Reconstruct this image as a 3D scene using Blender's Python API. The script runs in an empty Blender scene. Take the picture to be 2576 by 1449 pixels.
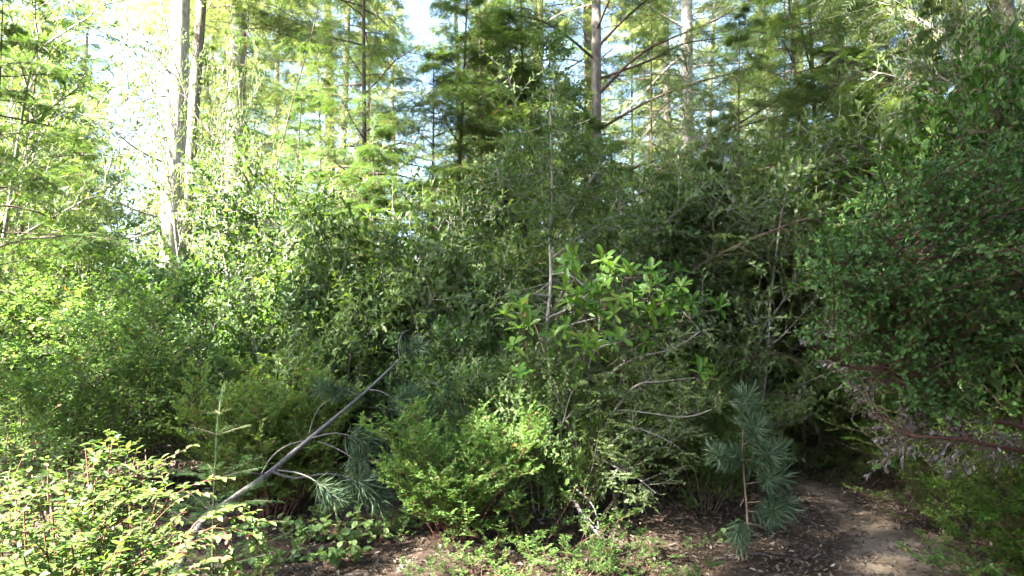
import bpy, math
import numpy as np
from mathutils import Vector

# ------------------------------------------------------------------ camera, sky, sun, exposure
S = bpy.context.scene
COL = S.collection
R = math.radians
CAM_Z, PITCH, FPX = 1.6, R(5.0), 1722.0          # focal length in pixels of a 2576 px wide picture
cd = bpy.data.cameras.new('camera')
cam = bpy.data.objects.new('camera', cd); COL.objects.link(cam)
cd.sensor_width = 36.0; cd.lens = FPX / 2576 * 36
cd.clip_start = 0.05; cd.clip_end = 2000
cam.location = (0, 0, CAM_Z); cam.rotation_euler = (math.pi/2 + PITCH, 0, 0)
S.camera = cam

SUN_EL = R(40)
SUN_AZ = math.atan2(-0.82, -0.57)                # direction to the sun: left, a little behind the camera
to_sun = Vector((math.sin(SUN_AZ)*math.cos(SUN_EL), math.cos(SUN_AZ)*math.cos(SUN_EL), math.sin(SUN_EL)))
W = bpy.data.worlds.new('World'); S.world = W; W.use_nodes = True
nt = W.node_tree; nt.nodes.clear()
sky = nt.nodes.new('ShaderNodeTexSky'); sky.sky_type = 'NISHITA'; sky.sun_disc = False
sky.sun_elevation = SUN_EL; sky.sun_rotation = SUN_AZ % (2*math.pi)
sky.air_density = 1.0; sky.dust_density = 1.6; sky.ozone_density = 1.0
bg = nt.nodes.new('ShaderNodeBackground'); bg.inputs[1].default_value = 0.05
out = nt.nodes.new('ShaderNodeOutputWorld')
nt.links.new(sky.outputs[0], bg.inputs[0]); nt.links.new(bg.outputs[0], out.inputs[0])
ld = bpy.data.lights.new('sun', 'SUN'); ld.energy = 5.0; ld.angle = R(0.5); ld.color = (1.0, 0.94, 0.84)
sun = bpy.data.objects.new('sun', ld); COL.objects.link(sun)
sun.rotation_euler = (-to_sun).to_track_quat('-Z', 'Y').to_euler()
S.view_settings.view_transform = 'Standard'; S.view_settings.look = 'None'
S.view_settings.exposure = 4.75; S.view_settings.gamma = 1.0
cy = S.cycles
cy.max_bounces = 4; cy.diffuse_bounces = 1; cy.glossy_bounces = 1; cy.transmission_bounces = 2
cy.transparent_max_bounces = 4; cy.caustics_reflective = False; cy.caustics_refractive = False
cy.use_adaptive_sampling = True; cy.adaptive_threshold = 0.008
cy.use_denoising = True; cy.denoiser = 'OPENIMAGEDENOISE'; cy.denoising_input_passes = 'RGB_ALBEDO_NORMAL'; cy.denoising_prefilter = 'FAST'
cy.filter_width = 1.5

# ------------------------------------------------------------------ helpers
UP = np.array([0., 0., 1.])
def at(px, py, Y):
    """world point seen at pixel (px, py) of the 2576x1449 picture, at depth Y"""
    sx, sz = (px-1288)/FPX, (724.5-py)/FPX
    y = math.cos(PITCH) - sz*math.sin(PITCH); z = math.sin(PITCH) + sz*math.cos(PITCH)
    return np.array([sx*Y/y, Y, CAM_Z + z*Y/y])
def line(*pp):
    return np.array([at(*p) for p in pp])
def resample(P, m):
    P = np.asarray(P, float)
    d = np.r_[0, np.cumsum(np.linalg.norm(np.diff(P, axis=0), axis=1))]
    # smooth: Catmull-Rom through the points, then resample by length
    if len(P) > 2:
        Q = []
        E = np.vstack([2*P[0]-P[1], P, 2*P[-1]-P[-2]])
        for i in range(1, len(E)-2):
            for t in np.linspace(0, 1, 8, endpoint=False):
                a, b, c, e = E[i-1:i+3]
                Q.append(0.5*((2*b)+(c-a)*t+(2*a-5*b+4*c-e)*t*t+(3*b-a-3*c+e)*t**3))
        Q.append(P[-1]); P = np.array(Q)
        d = np.r_[0, np.cumsum(np.linalg.norm(np.diff(P, axis=0), axis=1))]
    s = np.linspace(0, d[-1], m)
    return np.stack([np.interp(s, d, P[:, k]) for k in range(3)], 1)
def unit(a):
    return a/np.maximum(np.linalg.norm(a, axis=-1, keepdims=True), 1e-9)
def walk(st, d, L, m, bend, wob, rng):
    d = unit(d); P = [st]; h = (L/(m-1))[:, None]
    for i in range(m-1):
        d = unit(d + UP*bend + rng.normal(0, wob, d.shape))
        P.append(P[-1] + d*h)
    return np.stack(P, 1)
def points_on(P, t):
    """P (N,m,3), t (N,n) -> points, tangents (N,n,3)"""
    N, m, _ = P.shape
    x = np.clip(t, 0, .9999)*(m-1); i = x.astype(int); f = (x-i)[..., None]
    r = np.arange(N)[:, None]
    a, b = P[r, i], P[r, i+1]
    return a*(1-f)+b*f, unit(b-a)
def sides(T, rng, flat, k):
    """unit side vectors for tangents T (N,n,3); flat: left/right alternately, else a spiral"""
    N, n, _ = T.shape
    s = np.cross(T, UP); bad = np.linalg.norm(s, axis=-1) < .05
    s[bad] = [1, 0, 0]; s = unit(s); u = np.cross(s, T)
    if flat:
        sg = np.where((np.arange(n) + k) % 2 == 0, 1., -1.)[None, :, None]
        return unit(s*sg + u*rng.normal(0, .22, (N, n, 1)))
    ph = (np.arange(n)*2.399)[None, :] + rng.random((N, 1))*6.28 + rng.normal(0, .3, (N, n))
    return s*np.cos(ph)[..., None] + u*np.sin(ph)[..., None]
def kids(P, n, t0, t1, ang, L, m, bend, wob, rng, flat=False, fall=.5, up=0.):
    N = len(P)
    t = t0 + (t1-t0)*((np.arange(n)[None, :] + rng.random((N, n)))/n)
    St, T = points_on(P, t)
    a = (ang*(1+rng.normal(0, .2, (N, n))))[..., None]
    D = T*np.cos(a) + sides(T, rng, flat, 0)*np.sin(a) + UP*up
    LL = L*(1-fall*t)*(.65+.7*rng.random((N, n)))
    if np.ndim(L) == 0: pass
    return walk(St.reshape(-1, 3), D.reshape(-1, 3), LL.ravel(), m, bend, wob, rng)
def leaves_on(P, n, t0, t1, ang, rng, flat=True, jit=.25):
    N = len(P)
    t = t0 + (t1-t0)*((np.arange(n)[None, :] + .5 + .3*rng.normal(0, .5, (N, n)))/n)
    p, T = points_on(P, t)
    s = sides(T, rng, flat, 0)
    D = T*math.cos(ang) + s*math.sin(ang) + rng.normal(0, jit, p.shape)
    Z = (np.broadcast_to(UP, p.shape) if flat else T*1.0 + UP*.6) + rng.normal(0, jit*1.4, p.shape)
    return p.reshape(-1, 3), unit(D.reshape(-1, 3)), Z.reshape(-1, 3)

class Buf:
    def __init__(s): s.v, s.f, s.a, s.sm, s.n = [], [], [], [], 0
    def add(s, V, F, a, smooth=False):
        V = V.reshape(-1, 3); s.v.append(V); s.f.append(F + s.n); s.n += len(V)
        s.a.append(np.broadcast_to(np.asarray(a, float), (len(V),)))
        s.sm.append(np.full(len(F), smooth))
        return s
    def tubes(s, P, r0, r1, k=4, rng=None, bumps=0):
        """P (N,m,3); radii taper r0 -> r1 (scalars or (N,))"""
        P = np.asarray(P, float)
        if P.ndim == 2: P = P[None]
        N, m, _ = P.shape
        if N == 0: return s
        T = np.empty_like(P); T[:, 1:-1] = P[:, 2:]-P[:, :-2]; T[:, 0] = P[:, 1]-P[:, 0]; T[:, -1] = P[:, -1]-P[:, -2]
        T = unit(T); ref = np.where(np.abs(T[:, :1, 2:3]) > .8, np.array([1., 0, 0]), UP)
        A = unit(np.cross(T, np.broadcast_to(ref, T.shape))); B = np.cross(T, A)
        tt = np.linspace(0, 1, m)[None, :]
        r = np.reshape(r0, (-1, 1))*(1-tt) + np.reshape(r1, (-1, 1))*tt
        ph = np.arange(k)*2*math.pi/k
        rr = np.broadcast_to(r[:, :, None], (N, m, k)).copy()
        if bumps: rr *= 1 + bumps*rng.normal(0, 1, rr.shape)
        V = P[:, :, None] + rr[..., None]*(A[:, :, None]*np.cos(ph)[:, None] + B[:, :, None]*np.sin(ph)[:, None])
        b = np.arange(N*m*k).reshape(N, m, k)
        F = np.stack([b[:, :-1], np.roll(b, -1, 2)[:, :-1], np.roll(b, -1, 2)[:, 1:], b[:, 1:]], -1).reshape(-1, 4)
        s.add(V, F, .5, True)
        return s
    def scatter(s, tpl, p, D, Z, sc, a, rng=None):
        TV, TF = tpl
        if len(p) == 0: return s
        y = unit(D); x = np.cross(y, Z); x = unit(x + 1e-6); z = np.cross(x, y)
        sc = np.broadcast_to(np.asarray(sc, float), (len(p),)) if np.ndim(sc) < 2 else sc
        q = TV[None]*(sc[:, None, None] if sc.ndim == 1 else sc[:, None, :])
        V = p[:, None] + q[..., 0:1]*x[:, None] + q[..., 1:2]*y[:, None] + q[..., 2:3]*z[:, None]
        k = len(TV)
        F = (TF[None] + (np.arange(len(p))*k)[:, None, None]).reshape(-1, 4)
        s.add(V, F, np.repeat(np.broadcast_to(a, (len(p),)), k))
        return s
    def mesh(s, name, mat):
        V = np.concatenate(s.v); F = np.concatenate(s.f).astype(np.int32)
        A = np.concatenate(s.a); SM = np.concatenate(s.sm)
        tri = F[:, 2] == F[:, 3]                     # a quad whose last two corners agree is a triangle
        cnt = np.where(tri, 3, 4); start = np.r_[0, np.cumsum(cnt)[:-1]].astype(np.int32)
        keep = np.ones(F.shape, bool); keep[tri, 3] = False
        loops = F[keep]
        me = bpy.data.meshes.new(name)
        me.vertices.add(len(V)); me.vertices.foreach_set('co', V.astype(np.float32).ravel())
        me.loops.add(len(loops)); me.loops.foreach_set('vertex_index', loops)
        me.polygons.add(len(F)); me.polygons.foreach_set('loop_start', start)
        me.polygons.foreach_set('use_smooth', SM)
        at_ = me.attributes.new('v', 'FLOAT', 'POINT'); at_.data.foreach_set('value', A.astype(np.float32))
        me.materials.append(mat)
        me.update(calc_edges=True); me.validate()
        return me

def tpl(v, f): return np.array(v, float), np.array(f, int)
# leaf of unit length along +y, folded at the midrib, tip drooping
def leaf_tpl(w, wide=.5, fold=.12, droop=.1, fine=False):
    if not fine:
        return tpl([(0,0,0),(0,.5,-.02),(0,1,-droop),(w/2,wide,fold*w),(-w/2,wide,fold*w)], [(0,3,2,1),(0,1,2,4)])
    ys = [.0,.18,.42,.68,.88,1.]; ws = [0,.62,.98,.9,.55,0]
    if wide > .55: ws = [0,.42,.8,1.,.75,0]
    if wide < .45: ws = [0,.85,1.,.72,.36,0]
    V, F = [], []
    for y, q in zip(ys, ws):
        z = -droop*y*y
        V += [(-w/2*q, y, z+fold*w*q), (0, y, z), (w/2*q, y, z+fold*w*q)]
    for i in range(5):
        a, b = 3*i, 3*i+3
        F += [(a+1, b+1, b, a), (a+2, b+2, b+1, a+1)]
    return tpl(V, F)
def shoot_tpl(n, w, needle, rng, curl=.12, round_=False):
    """a shoot along +y with n needles on each side"""
    V, F = [], []
    def quad(a, b, c, d): 
        i = len(V); V.extend([a, b, c, d]); F.append((i, i+1, i+2, i+3))
    quad((-.012,0,0),(.012,0,0),(.006,1,-curl),(-.006,1,-curl))
    for i in range(n):
        y = .04 + .94*i/n; L = needle*(1-.55*(i/n)**3)*(.8+.4*rng.random())
        for sg in (-1, 1):
            yy = y + rng.random()*.5/n; a = .45+.3*rng.random(); z0 = -curl*yy*yy
            zz = rng.normal(0, .5)*L if round_ else rng.normal(0, .12)*L
            tip = (sg*L*math.cos(a), yy+L*math.sin(a), z0+zz)
            quad((0, yy-w/2, z0), (sg*L*.5*math.cos(a), yy+L*.5*math.sin(a)-w/2, z0+zz*.5), tip, (sg*L*.45*math.cos(a), yy+L*.5*math.sin(a)+w/2, z0+zz*.5))
    return tpl(V, F)
def tuft_tpl(n, rng, w=.016, back=-.35):
    """long needles fanning from a shoot tip, unit length"""
    V, F = [], []
    for i in range(n):
        c = back + (1-back)*((i+.5)/n)**.8; ph = i*2.399; sn = math.sqrt(max(0, 1-c*c)); L = .75+.35*rng.random()
        d = np.array([sn*math.cos(ph), c, sn*math.sin(ph)]) + rng.normal(0, .1, 3); d /= np.linalg.norm(d)
        b = np.array([0, -.5*rng.random(), 0]); x = np.cross(d, rng.normal(0, 1, 3)); x /= np.linalg.norm(x)
        k = len(V); sag = np.array([0, 0, -.06*L])
        V += [b-x*w/2, b+x*w/2, b+d*L*.6+x*w/2+sag*.2, b+d*L+sag*rng.uniform(.5, 2.5)+rng.normal(0, .04, 3)]; F.append((k, k+1, k+2, k+3))
    return np.array(V), np.array(F)
r0 = np.random.default_rng(5)
LEAF_HUCK = leaf_tpl(.55, .45, .15, .12)
LEAF_HUCK_FINE = leaf_tpl(.55, .42, .16, .22, True)
LEAF_OAK = leaf_tpl(.42, .5, .1, .1)
LEAF_OAKW = leaf_tpl(.5, .52, .12, .15)
LEAF_OAK_FINE = leaf_tpl(.42, .5, .12, .12, True)
LEAF_MANZ = leaf_tpl(.55, .6, .06, .03, True)
LEAF_RHODO = leaf_tpl(.34, .6, .12, .22, True)
LEAF_ROUND = leaf_tpl(.8, .5, .1, .18, True)
LEAF_DEAD = leaf_tpl(.45, .5, .3, -.25, True)
LEAF_CURL = leaf_tpl(.52, .5, .35, -.25, True)
SHOOT_FAR = shoot_tpl(7, .05, .22, r0)
SHOOT_MID = shoot_tpl(12, .034, .17, r0)
SHOOT_LITE = shoot_tpl(8, .05, .2, r0, .15)
SHOOT_FIR = shoot_tpl(26, .016, .13, r0, .05)
TUFT = tuft_tpl(48, r0, .0075, -.1)

# ------------------------------------------------------------------ materials
def ramp(nt_, cols):
    n = nt_.nodes.new('ShaderNodeValToRGB'); e = n.color_ramp.elements
    while len(e) < len(cols): e.new(.5)
    for i, (p, c) in enumerate(cols):
        e[i].position = p; e[i].color = (*c, 1)
    return n
def leafmat(name, cols, trans=.35, tcol=(1.6, 1.65, .75), rough=.45, spec=.3, var=.25, sat=.86):
    m = bpy.data.materials.new(name); m.use_nodes = True; t = m.node_tree; N = t.nodes; Lk = t.links; N.clear()
    o = N.new('ShaderNodeOutputMaterial'); p = N.new('ShaderNodeBsdfPrincipled'); tr = N.new('ShaderNodeBsdfTranslucent')
    mx = N.new('ShaderNodeMixShader'); a = N.new('ShaderNodeAttribute'); a.attribute_name = 'v'
    oi = N.new('ShaderNodeObjectInfo')
    rp = ramp(t, cols); Lk.new(a.outputs['Fac'], rp.inputs[0])
    hs = N.new('ShaderNodeHueSaturation'); hs.inputs['Saturation'].default_value = sat
    ma = N.new('ShaderNodeMath'); ma.operation = 'MULTIPLY_ADD'; ma.inputs[1].default_value = var; ma.inputs[2].default_value = 1-var/2
    Lk.new(oi.outputs['Random'], ma.inputs[0]); Lk.new(ma.outputs[0], hs.inputs['Value'])
    mh = N.new('ShaderNodeMath'); mh.operation = 'MULTIPLY_ADD'; mh.inputs[1].default_value = -.03; mh.inputs[2].default_value = .515
    Lk.new(oi.outputs['Random'], mh.inputs[0]); Lk.new(mh.outputs[0], hs.inputs['Hue'])
    Lk.new(rp.outputs[0], hs.inputs['Color'])
    Lk.new(hs.outputs[0], p.inputs['Base Color'])
    p.inputs['Roughness'].default_value = rough; p.inputs['Specular IOR Level'].default_value = spec
    mc = N.new('ShaderNodeMix'); mc.data_type = 'RGBA'; mc.blend_type = 'MULTIPLY'; mc.inputs[0].default_value = 1
    mc.inputs[7].default_value = (*tcol, 1); Lk.new(hs.outputs[0], mc.inputs[6]); Lk.new(mc.outputs[2], tr.inputs[0])
    mx.inputs[0].default_value = min(.6, trans*1.3)
    Lk.new(p.outputs[0], mx.inputs[1]); Lk.new(tr.outputs[0], mx.inputs[2]); Lk.new(mx.outputs[0], o.inputs[0])
    return m
def barkmat(name, c1, c2, c3=None, scale=6, stretch=.18, rough=.9, bump=.6):
    m = bpy.data.materials.new(name); m.use_nodes = True; t = m.node_tree; N = t.nodes; Lk = t.links
    p = N['Principled BSDF']; tc = N.new('ShaderNodeTexCoord'); mp = N.new('ShaderNodeMapping')
    mp.inputs['Scale'].default_value = (scale, scale, scale*stretch)
    Lk.new(tc.outputs['Object'], mp.inputs[0])
    n1 = N.new('ShaderNodeTexNoise'); n1.inputs['Scale'].default_value = 2.5; n1.inputs['Detail'].default_value = 8; n1.inputs['Roughness'].default_value = .7
    Lk.new(mp.outputs[0], n1.inputs[0])
    cols = [(.3, c1), (.62, c2)] + ([(.74, c3)] if c3 else [])
    rp = ramp(t, cols); Lk.new(n1.outputs[0], rp.inputs[0]); Lk.new(rp.outputs[0], p.inputs['Base Color'])
    p.inputs['Roughness'].default_value = rough; p.inputs['Specular IOR Level'].default_value = .25
    b = N.new('ShaderNodeBump'); b.inputs['Strength'].default_value = bump; b.inputs['Distance'].default_value = .02
    Lk.new(n1.outputs[0], b.inputs['Height']); Lk.new(b.outputs[0], p.inputs['Normal'])
    return m
M = dict(  # oak, hem and manz greens are lowered to deepen the shaded middle and right
 huck = leafmat('huckleberry_leaf', [(0,(.046,.1,.014)),(.6,(.076,.15,.022)),(.93,(.12,.195,.035)),(1,(.18,.1,.03))], .34),
 huckfront = leafmat('brightened_huckleberry_leaf', [(0,(.06,.125,.016)),(.6,(.105,.185,.028)),(.96,(.15,.23,.045)),(1,(.19,.1,.05))], .38, spec=.22),  # green brightened to make up for dim light on the front bushes
 huckshade = leafmat('shade_toned_huckleberry_leaf', [(0,(.024,.058,.008)),(.7,(.046,.1,.013)),(1,(.085,.15,.02))], .3, spec=.2, sat=1.),  # darker copy of the huckleberry leaf, shade mixed into the green
 hucknear = leafmat('young_huckleberry_leaf', [(0,(.03,.07,.01)),(.6,(.052,.108,.018)),(.95,(.085,.14,.03)),(1,(.17,.08,.04))], .33, rough=.4),
 oak = leafmat('grey_green_leaf', [(0,(.034,.068,.016)),(.6,(.062,.108,.025)),(1,(.115,.155,.05))], .3, (1.6,1.7,.6), rough=.5, spec=.24, sat=.95),
 oakshade = leafmat('shade_toned_broad_leaf', [(0,(.02,.052,.009)),(.6,(.038,.085,.015)),(1,(.065,.12,.024))], .28, rough=.5, spec=.18, sat=1.),  # oak leaf again with the shade of the right side in its colour
 oaklit = leafmat('sun_toned_broad_leaf', [(0,(.062,.108,.028)),(.6,(.104,.158,.046)),(1,(.165,.205,.09))], .36, rough=.4),  # oak leaf again, lightened as if in sun
 hem = leafmat('hemlock_needles', [(0,(.034,.07,.012)),(.6,(.058,.108,.018)),(.94,(.1,.155,.028)),(1,(.14,.07,.03))], .32, rough=.5, spec=.35),
 fir = leafmat('fir_needles', [(0,(.03,.075,.02)),(.7,(.045,.105,.026)),(1,(.075,.15,.04))], .3, rough=.55, spec=.2),
 con = leafmat('conifer_needles', [(0,(.07,.098,.042)),(.6,(.115,.145,.065)),(.95,(.155,.18,.09)),(1,(.17,.11,.06))], .36, rough=.5, spec=.35, var=.4),  # needle colour paled to stand in for sun glare on far trees
 pine = leafmat('pine_needles', [(0,(.026,.056,.026)),(.7,(.05,.09,.044)),(1,(.11,.105,.05))], .25, (1.2,1.3,.7), rough=.6, spec=.2),
 rhodo = leafmat('rhododendron_leaf', [(0,(.03,.075,.01)),(.6,(.06,.125,.015)),(.93,(.11,.175,.028)),(1,(.17,.12,.03))], .4, rough=.42, spec=.3, sat=1.),
 manz = leafmat('manzanita_leaf', [(0,(.024,.055,.014)),(.6,(.043,.088,.022)),(1,(.085,.145,.03))], .26, (1.3,1.5,.6), rough=.5, spec=.22, sat=1.),
 salal = leafmat('ground_plant_leaf', [(0,(.06,.12,.025)),(.7,(.11,.18,.04)),(1,(.18,.22,.05))], .25),
 dead = leafmat('dead_grey_leaf', [(0,(.035,.028,.025)),(.5,(.07,.06,.057)),(1,(.16,.145,.15))], .12, (1,1,1), rough=.6),
 brush = leafmat('dead_brown_twig_leaf', [(0,(.05,.03,.015)),(.6,(.11,.065,.035)),(.9,(.16,.12,.05)),(1,(.1,.16,.04))], .2, (1.2,1,.7), rough=.7),
 litter = leafmat('dead_leaf', [(0,(.032,.02,.013)),(.45,(.075,.05,.034)),(.78,(.14,.105,.078)),(1,(.28,.245,.215))], .08, (1,1,1), rough=.6, var=0),
 bark = barkmat('grey_conifer_bark', (.045,.038,.032), (.19,.165,.145), (.3,.28,.26), 7, .12, bump=1.),
 palebark = barkmat('pale_bark', (.1,.085,.07), (.32,.295,.265), (.5,.48,.46), 8, .3, bump=1.),  # paler tones than the grey conifer bark
 darkbark = barkmat('dark_hemlock_bark', (.03,.022,.018), (.085,.06,.045), (.13,.1,.08), 9),
 redbark = barkmat('dark_red_bark', (.02,.009,.008), (.05,.021,.016), (.085,.04,.03), 12, .2, .55, .3),
 redstem = barkmat('red_twig', (.05,.02,.014), (.1,.04,.028), None, 20, .4, .6, .2),
 twig = barkmat('brown_twig', (.04,.028,.02), (.1,.075,.055), None, 20, .4),
 greytwig = barkmat('weathered_grey_wood', (.055,.047,.043), (.17,.155,.15), (.27,.255,.25), 22, .25, bump=1.),
 palewig = barkmat('pale_grey_twig', (.1,.09,.075), (.24,.225,.2), None, 30, .3),
)

# ------------------------------------------------------------------ things
def prop(o, label=None, cat=None, group=None, kind=None):
    if label: o['label'] = label
    if cat: o['category'] = cat
    if group: o['group'] = group
    if kind: o['kind'] = kind
    return o
def thing(name, label, cat, loc=(0,0,0), rz=0, sc=1, group=None, tilt=(0, 0)):
    e = bpy.data.objects.new(name, None); COL.objects.link(e); e.empty_display_size = .2
    e.location = loc; e.rotation_euler = (tilt[0], tilt[1], rz); e.scale = (sc,)*3 if np.ndim(sc) == 0 else sc
    return prop(e, label, cat, group)
def part(name, me, parent):
    o = bpy.data.objects.new(name, me); COL.objects.link(o); o.parent = parent
    return o
def put(proto, name, label, cat, loc, rz=0, sc=1, group=None, tilt=(0, 0)):
    e = thing(name, label, cat, loc, rz, sc, group, tilt)
    for pn, me in proto: part(pn, me, e)
    return e

# ------------------------------------------------------------------ terrain
PATH = np.array([(1.9,2.0),(2.35,3.6),(2.72,4.9),(3.12,5.9),(3.33,6.9),(3.44,7.8),(3.38,8.7),(3.1,9.8),(2.6,11.2),(1.8,13)])
def path_dist(x, y):
    d = np.full(np.shape(x), 1e9)
    for a, b in zip(PATH[:-1], PATH[1:]):
        ab = b-a; t = np.clip(((x-a[0])*ab[0]+(y-a[1])*ab[1])/(ab@ab), 0, 1)
        d = np.minimum(d, np.hypot(x-a[0]-t*ab[0], y-a[1]-t*ab[1]))
    return d
def ground(x, y):
    x = np.asarray(x, float); y = np.asarray(y, float)
    g = .05*np.sin(x*1.1+.7)*np.cos(y*.9) + .025*np.sin(x*2.9+y*1.7) + .012*np.sin(x*6.1-y*5.3) + .008*np.sin(x*9.7+y*12.3)
    g += .03*np.maximum(y-9, 0) - .01*np.maximum(y-60, 0)
    pd = path_dist(x, y)
    bank = np.clip((pd-.45)/1.2, 0, 1)
    g = g*(.35+.65*bank) + .22*bank*bank*np.clip((y-4.5)/3, 0, 1)
    return g
def gz(x, y): return float(ground(x, y))

def groundmat(name, path=False):
    m = bpy.data.materials.new(name); m.use_nodes = True; t = m.node_tree; N = t.nodes; Lk = t.links; p = N['Principled BSDF']
    tc = N.new('ShaderNodeTexCoord')
    def noise(s, d=8, r=.65):
        n = N.new('ShaderNodeTexNoise'); n.inputs['Scale'].default_value = s; n.inputs['Detail'].default_value = d; n.inputs['Roughness'].default_value = r
        Lk.new(tc.outputs['Object'], n.inputs[0]); return n
    a, b = noise(2.2), noise(28, 6)
    if path: r1 = ramp(t, [(.3,(.08,.056,.038)),(.55,(.18,.142,.105)),(.75,(.25,.21,.165))]); r2 = ramp(t, [(.3,(.7,.66,.62)),(.55,(1,1,1))])
    else: r1 = ramp(t, [(.3,(.018,.0125,.0085)),(.5,(.042,.029,.02)),(.7,(.072,.052,.037))]); r2 = ramp(t, [(.35,(.45,.4,.36)),(.6,(1,1,1))])
    Lk.new(a.outputs[0], r1.inputs[0]); Lk.new(b.outputs[0], r2.inputs[0])
    mx = N.new('ShaderNodeMix'); mx.data_type = 'RGBA'; mx.blend_type = 'MULTIPLY'; mx.inputs[0].default_value = 1
    Lk.new(r1.outputs[0], mx.inputs[6]); Lk.new(r2.outputs[0], mx.inputs[7]); Lk.new(mx.outputs[2], p.inputs['Base Color'])
    p.inputs['Roughness'].default_value = .95; p.inputs['Specular IOR Level'].default_value = .15
    if path:                                     # sand worn through the soil: solid in the middle, patchy towards the sides
        at_ = N.new('ShaderNodeAttribute'); at_.attribute_name = 'v'; c_ = noise(5, 10, .7)
        ad = N.new('ShaderNodeMath'); ad.operation = 'MULTIPLY_ADD'; ad.inputs[1].default_value = .34; Lk.new(at_.outputs['Fac'], ad.inputs[0]); Lk.new(c_.outputs[0], ad.inputs[2])
        rs = ramp(t, [(.52,(0,0,0)),(.72,(1,1,1))]); Lk.new(ad.outputs[0], rs.inputs[0])
        m2 = N.new('ShaderNodeMix'); m2.data_type = 'RGBA'; m2.inputs[6].default_value = (.05,.036,.026,1)
        Lk.new(rs.outputs[0], m2.inputs[0]); Lk.new(mx.outputs[2], m2.inputs[7]); Lk.new(m2.outputs[2], p.inputs['Base Color'])
    bm = N.new('ShaderNodeBump'); bm.inputs['Strength'].default_value = .7; bm.inputs['Distance'].default_value = .015
    Lk.new(b.outputs[0], bm.inputs['Height']); Lk.new(bm.outputs[0], p.inputs['Normal'])
    return m
def axis(lo, hi, step, far):
    c = np.arange(lo, hi+step/2, step); o = np.geomspace(1, far, 18)
    return np.r_[lo-o[::-1], c, hi+o]
gx, gy = axis(-9, 9, .12, 300), axis(-2, 16, .12, 300)
X, Y = np.meshgrid(gx, gy)
V = np.stack([X, Y, ground(X, Y)], -1).reshape(-1, 3)
ix = np.arange(len(V)).reshape(X.shape)
F = np.stack([ix[:-1,:-1], ix[:-1,1:], ix[1:,1:], ix[1:,:-1]], -1).reshape(-1, 4)
gb = Buf(); gb.add(V, F, .5, True)
o = bpy.data.objects.new('ground', gb.mesh('ground', groundmat('forest_floor'))); COL.objects.link(o)
prop(o, 'brown forest floor of soil and dead leaves under the thicket', 'ground', kind='structure')
# path: worn pale sand, ragged edges
rp_ = np.random.default_rng(2)
c = resample(np.c_[PATH, np.zeros(len(PATH))], 220)[:, :2]
tg = unit(np.gradient(c, axis=0)); nr = np.c_[tg[:, 1], -tg[:, 0]]
def rag(seed):
    q = np.random.default_rng(seed); n = np.zeros(220)
    for k in (6, 14, 30, 70): n += np.interp(np.arange(220), np.linspace(0, 219, k), q.normal(0, 1, k))*(.55/(k**.45))
    return n
w = np.interp(np.linspace(0, 1, 220), [0, .25, .33, .45, .6, 1], [.55, .48, .42, .3, .26, .25])
wl, wr = np.maximum(w*(1+.45*rag(3)), .03), np.maximum(w*(1+.45*rag(4)), .03)
k = 9; uu = np.linspace(-1, 1, k)
pv = c[:, None, :] + nr[:, None, :]*np.where(uu[None, :, None] < 0, wl[:, None, None], wr[:, None, None])*uu[None, :, None]
pz = ground(pv[..., 0], pv[..., 1]) + .006 - .0035*(np.abs(uu)[None, :] == 1)
PV = np.concatenate([pv, pz[..., None]], -1).reshape(-1, 3)
ix = np.arange(len(PV)).reshape(220, k)
pb = Buf(); pb.add(PV, np.stack([ix[:-1,:-1], ix[:-1,1:], ix[1:,1:], ix[1:,:-1]], -1).reshape(-1, 4), (np.interp(np.linspace(0, 1, 220), [0,.33,.4,.46,.54,1], [1,1,.55,.5,.75,.6])[:, None]*(1-np.abs(uu))[None, :]).ravel(), True)
o = bpy.data.objects.new('path', pb.mesh('path', groundmat('path_sand', True))); COL.objects.link(o)
prop(o, 'narrow footpath of pale worn sand winding into the dark thicket', 'path', kind='structure')
# leaf litter
q = np.random.default_rng(11); n = 110000
x = q.uniform(-6, 7.5, n); y = 2.2 + 10.5*q.random(n)**1.3
pd = path_dist(x, y); keep = q.random(n) < np.where(pd < .2, .4, np.where(pd < .5, .85, 1)); x, y = x[keep], y[keep]; n = len(x)
p = np.c_[x, y, ground(x, y) + .004 + .012*q.random(n)]
D = np.c_[q.normal(0, 1, (n, 2)), q.normal(0, .22, n)]; Z = np.c_[q.normal(0, .35, (n, 2)), np.ones(n)]
lb = Buf(); lb.scatter(LEAF_DEAD, p, D, Z, q.uniform(.014, .06, n)*q.uniform(.6, 1, n), np.clip(q.beta(1.3, 1.9, n), 0, 1))
n = 9000
x = q.uniform(-5, 7, n); y = 2.5 + 9*q.random(n)
p = np.c_[x, y, ground(x, y)+.008]; D = np.c_[q.normal(0, 1, (n, 2)), q.normal(0, .1, n)]
lb.tubes(walk(p, D, q.uniform(.04, .2, n), 3, 0, .12, q), .0018, .001, 3)
o = bpy.data.objects.new('leaf_litter', lb.mesh('leaf_litter', M['litter'])); COL.objects.link(o)
prop(o, 'brown and pale dead leaves, needles and bits of twig strewn over the forest floor', 'leaf litter', kind='stuff')

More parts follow.
